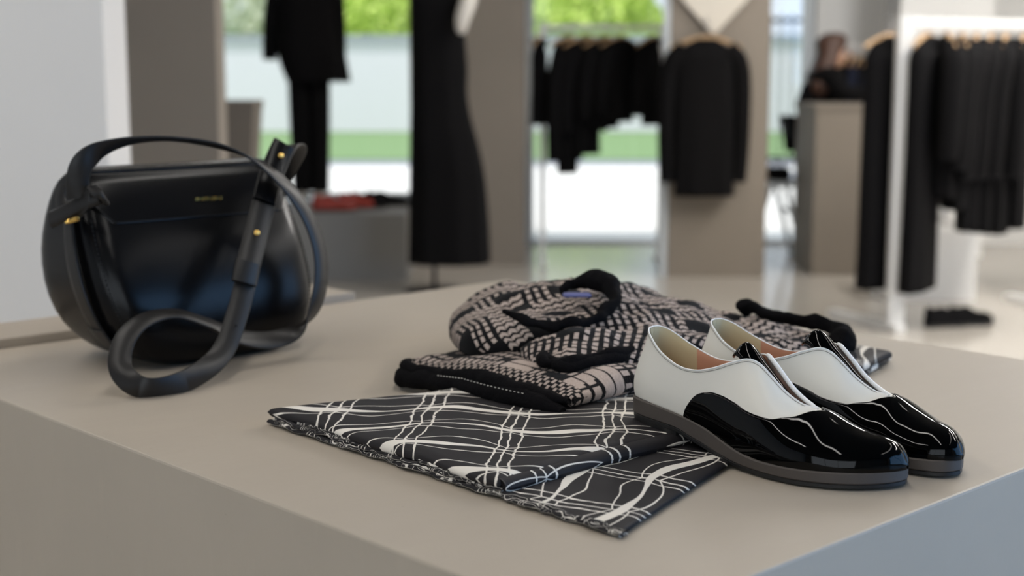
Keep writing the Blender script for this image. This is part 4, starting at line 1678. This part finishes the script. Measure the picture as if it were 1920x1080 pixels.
# outline traced from shoulder to hem: (z, left edge px, right edge px)
prof = [(1.74, 795, 845), (1.71, 782, 856), (1.66, 773, 866), (1.56, 771, 870), (1.44, 771, 872), (1.30, 771, 875), (1.20, 771, 877), (1.10, 770, 876), (1.02, 770, 878), (.92, 769, 885), (.78, 768, 898), (.62, 767, 908), (.45, 766, 913), (.28, 765, 916), (.16, 764, 917)]
rg = []
for z, xl, xr in prof:
    a_, b2 = at(xl, 300, DY).x - dx, at(xr, 300, DY).x - dx
    hx = (b2 - a_) / 2
    rg.append((z - .15, (a_ + b2) / 2, 0, hx, min(.17, hx * .8 + .02)))
rings_mesh('dress_body', dense(rg, 50), MT['black_cloth'], dr, 60, .035, 9)

# --- grey display block with mannequin and shoes
GYF = 8.15
gx0, gx1 = at(470, 480, GYF).x, at(762, 480, GYF).x
gh = .385
tag(box('display_block', ((gx0 + gx1) / 2, GYF + .72, gh / 2), (gx1 - gx0, 1.44, gh), MT['grey_block'], None, 0, .004), 'low grey concrete display block under the coat mannequin', 'block')
MYc = 8.95
mxc = at(578, 100, MYc).x
mq = empty('mannequin', (mxc, MYc, gh), 'white standing mannequin dressed in black coat and trousers on the grey block', 'mannequin')
lathe('base', [(.001, .001), (.17, .001), (.17, .008), (.16, .012), (.001, .012)], MT['steel'], mq, 32)
for sg in (-1, 1):
    tube('leg', [(sg * .045, 0, .06), (sg * .05, 0, .4), (sg * .06, 0, .82)], [.035, .045, .065], MT['mannequin'], mq, 12)
    tube('foot', [(sg * .05, .04, .045), (sg * .055, -.04, .04), (sg * .06, -.13, .03)], [.033, .032, .016], MT['mannequin'], mq, 10)
rings_mesh('torso', dense([(1.52, 0, 0, .045, .045), (1.42, 0, 0, .06, .055), (1.38, 0, 0, .15, .08), (1.25, 0, 0, .14, .10), (1.05, 0, 0, .11, .085), (.85, 0, 0, .13, .10), (.78, 0, 0, .11, .09)], 24), MT['mannequin'], mq)
lathe('head', [(.005, 1.50), (.05, 1.51), (.07, 1.57), (.078, 1.63), (.07, 1.70), (.04, 1.74), (.004, 1.75)], MT['mannequin'], mq, 20)
tr_ = empty('black_trousers', (mxc, MYc, gh + .06), 'black trousers on the mannequin beyond the handbag', 'trousers')
for sg in (-1, 1):
    pth = [(sg * .052, -.005, .0), (sg * .054, 0, .2), (sg * .058, 0, .45), (sg * .06, 0, .78)]
    tube('trouser_leg', spline(pth, 16), [.062 + .010 * i / 15 for i in range(16)], MT['black_cloth'], tr_, 16)
ct_ = empty('black_coat', (mxc, MYc, gh + .72), 'flared black coat on the mannequin beyond the handbag', 'coat')
zb = ct_.location.z
rg = []
for z, xl, xr in [(1.90, 560, 596), (1.86, 535, 612), (1.80, 528, 622), (1.68, 527, 626), (1.55, 525, 632), (1.42, 522, 639), (1.28, 524, 647), (1.18, 533, 652), (1.125, 540, 655)]:
    a_, b2 = at(xl, 100, MYc).x - mxc, at(xr, 100, MYc).x - mxc
    hx = (b2 - a_) / 2
    rg.append((z - zb, (a_ + b2) / 2, 0, hx, min(.18, hx * .75)))
rings_mesh('coat_body', dense(rg, 40), MT['black_cloth'], ct_, 48, .04, 6)
for sg, dxx in ((-1, -.045), (1, .0)):
    pth = spline([(sg * .11, 0, 1.83 - zb), (sg * .165 + dxx * .4, 0, 1.70 - zb), (sg * .185 + dxx * .8, -.01, 1.50 - zb), (sg * .19 + dxx, -.02, 1.26 - zb)], 16)
    tube('sleeve', pth, [.06 - .014 * i / 15 for i in range(16)], MT['black_cloth'], ct_, 12)
lathe('collar', [(.06, 1.86 - zb), (.075, 1.90 - zb), (.07, 1.935 - zb), (.06, 1.93 - zb)], MT['black_cloth'], ct_, 20)
SG = 'shoes on the grey block'
p = on(622, 408, gh)
small_shoe('red leather shoe on the grey block, left one', (p.x - .03, GYF + .17, gh + .001), .15, 'red', .26, SG)
small_shoe('red leather shoe on the grey block, right one', (p.x + .10, GYF + .32, gh + .001), .15, 'red', .26, SG)
p = on(650, 402, gh)
small_shoe('white shoe on the grey block beside the red pair', (p.x + .02, GYF + .50, gh + .001), 1.25, 'shoe_white_small', .25, SG)
small_shoe('black shoe on the grey block, left of the black pair', (at(684, 400, 8.5).x, GYF + .33, gh + .001), .1, 'black_cloth', .27, SG)
small_shoe('black shoe on the grey block, right end next to the long dress', (at(725, 400, 8.6).x, GYF + .47, gh + .001), .1, 'black_cloth', .27, SG)

# --- tapered taupe pedestal left of the mannequin
py_ = 6.6
px0, px1 = at(395, 200, py_).x, at(471, 200, py_).x
pcx = (px0 - .10 + px1) / 2
ped = empty('pedestal', (pcx, py_ + .2, 0), 'tapered taupe pedestal between the taupe partition and the coat mannequin', 'pedestal')
hw = (px1 - px0 + .10) / 2
zt_ = at(430, 190, py_).z
def frus(name, z0, z1, a0_, a1_):
    V = [(s1 * a, s2 * a * .9, z) for z, a in ((z0, a0_), (z1, a1_)) for s1, s2 in ((-1, -1), (1, -1), (1, 1), (-1, 1))]
    return mesh_py(name, V, [(3, 2, 1, 0), (4, 5, 6, 7), (0, 1, 5, 4), (1, 2, 6, 5), (2, 3, 7, 6), (3, 0, 4, 7)], MT['taupe_d'], ped, False)
frus('column', 0, zt_ - .03, hw * .45, hw * .97)
frus('top_slab', zt_ - .03, zt_, hw, hw)

# --- trestle table behind the right panel gap
tt = empty('trestle_table', (at(1455, 400, 9.0).x, 9.1, 0), 'pale trestle table in the narrow window gap right of the coat', 'table')
tzx = tt.location.x
tz_ = at(1455, 345, 9.0).z
keep(box('tabletop', (tzx + .0, 9.15, tz_), (.42, .5, .03), MT['alu'], None, 0, .003), tt)
for sg in (-1, 1):
    for yy in (8.95, 9.35):
        keep(tube('leg', [(tzx + sg * .05, yy, tz_ - .01), (tzx + sg * .17, yy, .006)], .016, MT['alu'], None, 8), tt)
    keep(tube('crossbar', [(tzx + sg * .115, 8.95, .30), (tzx + sg * .115, 9.35, .30)], .012, MT['alu'], None, 8), tt)
hb_ = empty('small_black_bag', (tzx + .02, 9.12, tz_ + .0155), 'small black bag lying on the pale trestle table', 'bag')
rings_mesh('bag_body', dense([(.085, 0, 0, .05, .03), (.075, 0, 0, .08, .05), (.03, 0, 0, .09, .06), (.0, 0, 0, .085, .055)], 10), MT['black_cloth'], hb_, 24)
tube('handle', [(-.05, 0, .075), (-.03, 0, .11), (.03, 0, .11), (.05, 0, .075)], .006, MT['black_cloth'], hb_, 8)

# --- sales counter with person behind it
CY = 8.36
c0, c1 = at(1522, 400, CY).x, at(1660, 400, CY).x
cz = at(1590, 196, CY).z
ctr = empty('sales_counter', ((c0 + c1) / 2, CY + .3, 0), 'tall taupe sales counter the person leans on', 'counter')
keep(box('counter_body', ((c0 + c1) / 2, CY + .3, (cz - .03) / 2), (c1 - c0 - .02, .58, cz - .03), MT['taupe_d'], None, 0, .004), ctr)
keep(box('countertop', ((c0 + c1) / 2, CY + .3, cz - .015), (c1 - c0, .60, .03), MT['taupe_d'], None, 0, .003), ctr)


def skin_mesh(name, verts, edges, mat, parent, root=0, lv=2):
    me = bpy.data.meshes.new(name)
    bm = bmesh.new()
    lay = bm.verts.layers.skin.verify()
    vs = []
    for i, (p_, r_) in enumerate(verts):
        v_ = bm.verts.new(p_)
        rr = r_ if isinstance(r_, tuple) else (r_, r_)
        v_[lay].radius = rr
        v_[lay].use_root = (i == root)
        vs.append(v_)
    bm.verts.ensure_lookup_table()
    for a_, b2 in edges:
        bm.edges.new((vs[a_], vs[b2]))
    bm.to_mesh(me)
    bm.free()
    o = link(name, me, mat, parent, False)
    s = o.modifiers.new('skin', 'SKIN')
    s.use_smooth_shade = True
    subsurf(o, lv)
    return o


# standing behind the counter, leaning to the right with the forearms on the worktop, head in profile
pe = empty('person', (at(1514, 400, 9.12).x, 9.14, 0), 'person with long brown hair in black clothes leaning on the counter', 'person')
hxp = at(1566, 100, 9.12).x - pe.location.x
hzp = at(1566, 108, 9.12).z
# local axes: x towards the right of the picture, y away from the camera
B_ = []
def bv(p_, r_):
    B_.append((Vector(p_), r_))
    return len(B_) - 1
Ed = []
pel = bv((0.0, 0, .88), (.13, .12))
sp1 = bv((.035, 0, 1.00), (.115, .11))
sp2 = bv((hxp * .55, 0, 1.10), (.12, .13))
chest = bv((hxp * .72, 0, 1.155), (.11, .15))
neck = bv((hxp * .86, 0, 1.215), (.045, .045))
neck2 = bv((hxp * .93, 0, 1.25), (.045, .045))
hd1 = bv((hxp, 0, hzp - .035), (.072, .068))
hd2 = bv((hxp + .005, 0, hzp + .045), (.088, .075))
hd3 = bv((hxp - .005, 0, hzp + .10), (.06, .055))
Ed += [(pel, sp1), (sp1, sp2), (sp2, chest), (chest, neck), (neck, neck2), (neck2, hd1), (hd1, hd2), (hd2, hd3)]
for sy in (-1, 1):
    sh = bv((hxp * .70, sy * .16, 1.15), .05)
    el = bv((hxp * .98, sy * .20 - .08, cz + .06), .04)
    wr = bv((hxp * 1.0 + .22, sy * .08 - .13, cz + .045), .026)
    pm = bv((hxp * 1.0 + .285, sy * .07 - .135, cz + .04), (.034, .018))
    Ed += [(chest, sh), (sh, el), (el, wr), (wr, pm)]
    for q in range(4):
        f1 = bv((hxp + .33, sy * .07 - .155 + q * .014, cz + .037), .009)
        f2 = bv((hxp + .365 - .006 * abs(q - 1.5), sy * .07 - .155 + q * .014, cz + .024), .008)
        Ed += [(pm, f1), (f1, f2)]
    t1 = bv((hxp + .275, sy * .07 - .135 + sy * -.04, cz + .036), .010)
    t2 = bv((hxp + .305, sy * .07 - .135 + sy * -.05, cz + .026), .008)
    Ed += [(pm, t1), (t1, t2)]
    hp = bv((-.005, sy * .085, .82), .088)
    kn_ = bv((.015, sy * .09, .47), .058)
    an = bv((-.02, sy * .09, .08), .038)
    ft = bv((.10, sy * .10, .04), (.036, .028))
    to = bv((.17, sy * .105, .028), (.028, .018))
    Ed += [(pel, hp), (hp, kn_), (kn_, an), (an, ft), (ft, to)]
pb = skin_mesh('body', B_, Ed, MT['skin'], pe)
# clothes: same pose, a little larger
def sub(idx, grow):
    mp_ = {}
    vs_ = []
    for i in idx:
        p_, r_ = B_[i]
        rr = r_ if isinstance(r_, tuple) else (r_, r_)
        mp_[i] = len(vs_)
        vs_.append((p_, (rr[0] + grow, rr[1] + grow)))
    es_ = [(mp_[a_], mp_[b2]) for a_, b2 in Ed if a_ in mp_ and b2 in mp_]
    return vs_, es_
per = (len(B_) - 9) // 2
arm = [9, 10, 11]
L1 = [9 + k for k in (0, 1, 2)] + [9 + per + k for k in (0, 1, 2)]
tv, te = sub([pel, sp1, sp2, chest, neck] + L1, .016)
o = skin_mesh('black_blouse', tv, te, MT['black_cloth'], pe)
legs = [9 + per - 5 + k for k in (0, 1, 2)] + [9 + 2 * per - 5 + k for k in (0, 1, 2)]
tv, te = sub([pel] + legs, .016)
o = skin_mesh('black_trousers', tv, te, MT['black_cloth'], pe)
for q in (9 + per - 2, 9 + 2 * per - 2):
    p_, p2 = B_[q][0], B_[q + 1][0]
    tube('shoe', [p_ + Vector((-.13, 0, -.002)), p_, p2, p2 + Vector((.03, 0, -.004))], [.034, .040, .030, .016], MT['outsole'], pe, 12)
# face and hair (profile to the right)
fc = Vector((hxp, 0, hzp))
tube('nose', [fc + Vector((.080, 0, .045)), fc + Vector((.105, 0, .010)), fc + Vector((.085, 0, .0))], [.008, .012, .008], MT['skin'], pe, 8)
for sy in (-1, 1):
    lathe('eye', [(.001, 0), (.009, .002), (.011, .006), (.006, .011), (.001, .013)], MT['hair'], pe, 10, tuple(fc + Vector((.074, sy * .03, .032))))
    tube('ear', [fc + Vector((-.005, sy * .072, .035)), fc + Vector((-.012, sy * .08, .012)), fc + Vector((.0, sy * .07, -.012))], [.010, .011, .007], MT['skin'], pe, 8)
tube('mouth', [fc + Vector((.074, -.02, -.03)), fc + Vector((.085, 0, -.03)), fc + Vector((.074, .02, -.03))], .005, MT['red'], pe, 6)
hr = [(hzp + .155, -.01, 0, .02, .02), (hzp + .145, -.012, 0, .062, .06), (hzp + .115, -.018, 0, .092, .082), (hzp + .07, -.026, 0, .090, .09), (hzp + .02, -.040, 0, .072, .100), (hzp - .06, -.070, 0, .072, .125), (hzp - .14, -.095, 0, .070, .150), (hzp - .21, -.105, 0, .06, .15), (hzp - .25, -.105, 0, .04, .10)]
h_ = rings_mesh('hair', dense([(z, cx_ + hxp, cy_, a_, b2) for z, cx_, cy_, a_, b2 in hr], 40), MT['hair'], pe, 48, .06, 13)

# --- far rail of dark clothes against the back wall
FYr = 9.62
f0, f1 = at(1585, 100, FYr).x, at(1640, 100, FYr).x
fr_ = empty('wall_rail', ((f0 + f1) / 2, FYr, 0), 'thin clothes rail on the back wall behind the person', 'rail')
FZ = at(1640, 88, FYr).z
keep(tube('bar', [(f0 - .05, FYr, FZ), (f1 + .02, FYr, FZ)], .012, MT['white_metal'], None, 8), fr_)
for x in (f0 - .03, f1 + .01):
    keep(tube('bracket', [(x, FYr, FZ), (x, YB - .002, FZ)], .010, MT['white_metal'], None, 8), fr_)
words = ['first', 'second', 'third', 'fourth', 'fifth', 'sixth']
for k in range(4):
    x = f0 + (f1 - f0) * (k + .1) / 4
    hanger((x, FYr, FZ + .006), 1.2, 'hanger of the ' + words[k] + ' dark garment from the left on the back wall rail', 'hangers on the back wall rail')
    garment('dark_shirt', words[k] + ' dark garment from the left on the back wall rail behind the person', 'shirt', (x, FYr, FZ + .006), .55 + .06 * (k % 3), .24, 1.2 + .1 * (k % 2),
            'garments on the back wall rail', .42, .04, 1.0, 'navy_cloth' if k % 2 else 'black_cloth', k * .9)

# ------------------------------------------------------------------ sub-parts: pieces that belong to a part of a thing


def sub_of(root, part, names):
    kids = list(root.children)
    host = [c_ for c_ in kids if c_.name.split('.')[0] == part][0]
    for c_ in kids:
        if c_.name.split('.')[0] in names:
            c_.parent = host
            c_.matrix_parent_inverse = Matrix()


sub_of(bag, 'flap', ('lettering', 'flap_stitching'))
sub_of(bag, 'front_panel', ('stitching',))
sub_of(bag, 'shoulder_strap', ('keeper', 'doubled_strap_end', 'brass_stud', 'strap_hole', 'tab_end'))
sub_of(bag, 'toggle', ('brass_pin', 'anchor_fold'))
for o_ in [q for q in COL.objects if q.name.split('.')[0] == 'oxford_shoe']:
    sub_of(o_, 'quarter', ('topline_binding', 'topline_seam', 'flap_edge', 'heel_lining', 'side_lining'))
    sub_of(o_, 'welt', ('outsole', 'heel'))
sub_of(kn, 'lower_body', ('hem_rib', 'pale_stitches'))
sub_of(kn, 'front_fold', ('fold_rib',))
sub_of(kn, 'sleeve', ('cuff',))
sub_of(kn, 'folded_bulk', ('collar', 'woven_tag'))
sub_of(sk, 'upper_fold', ('rolled_edge',))
sub_of(sk, 'lower_fold', ('hem',))
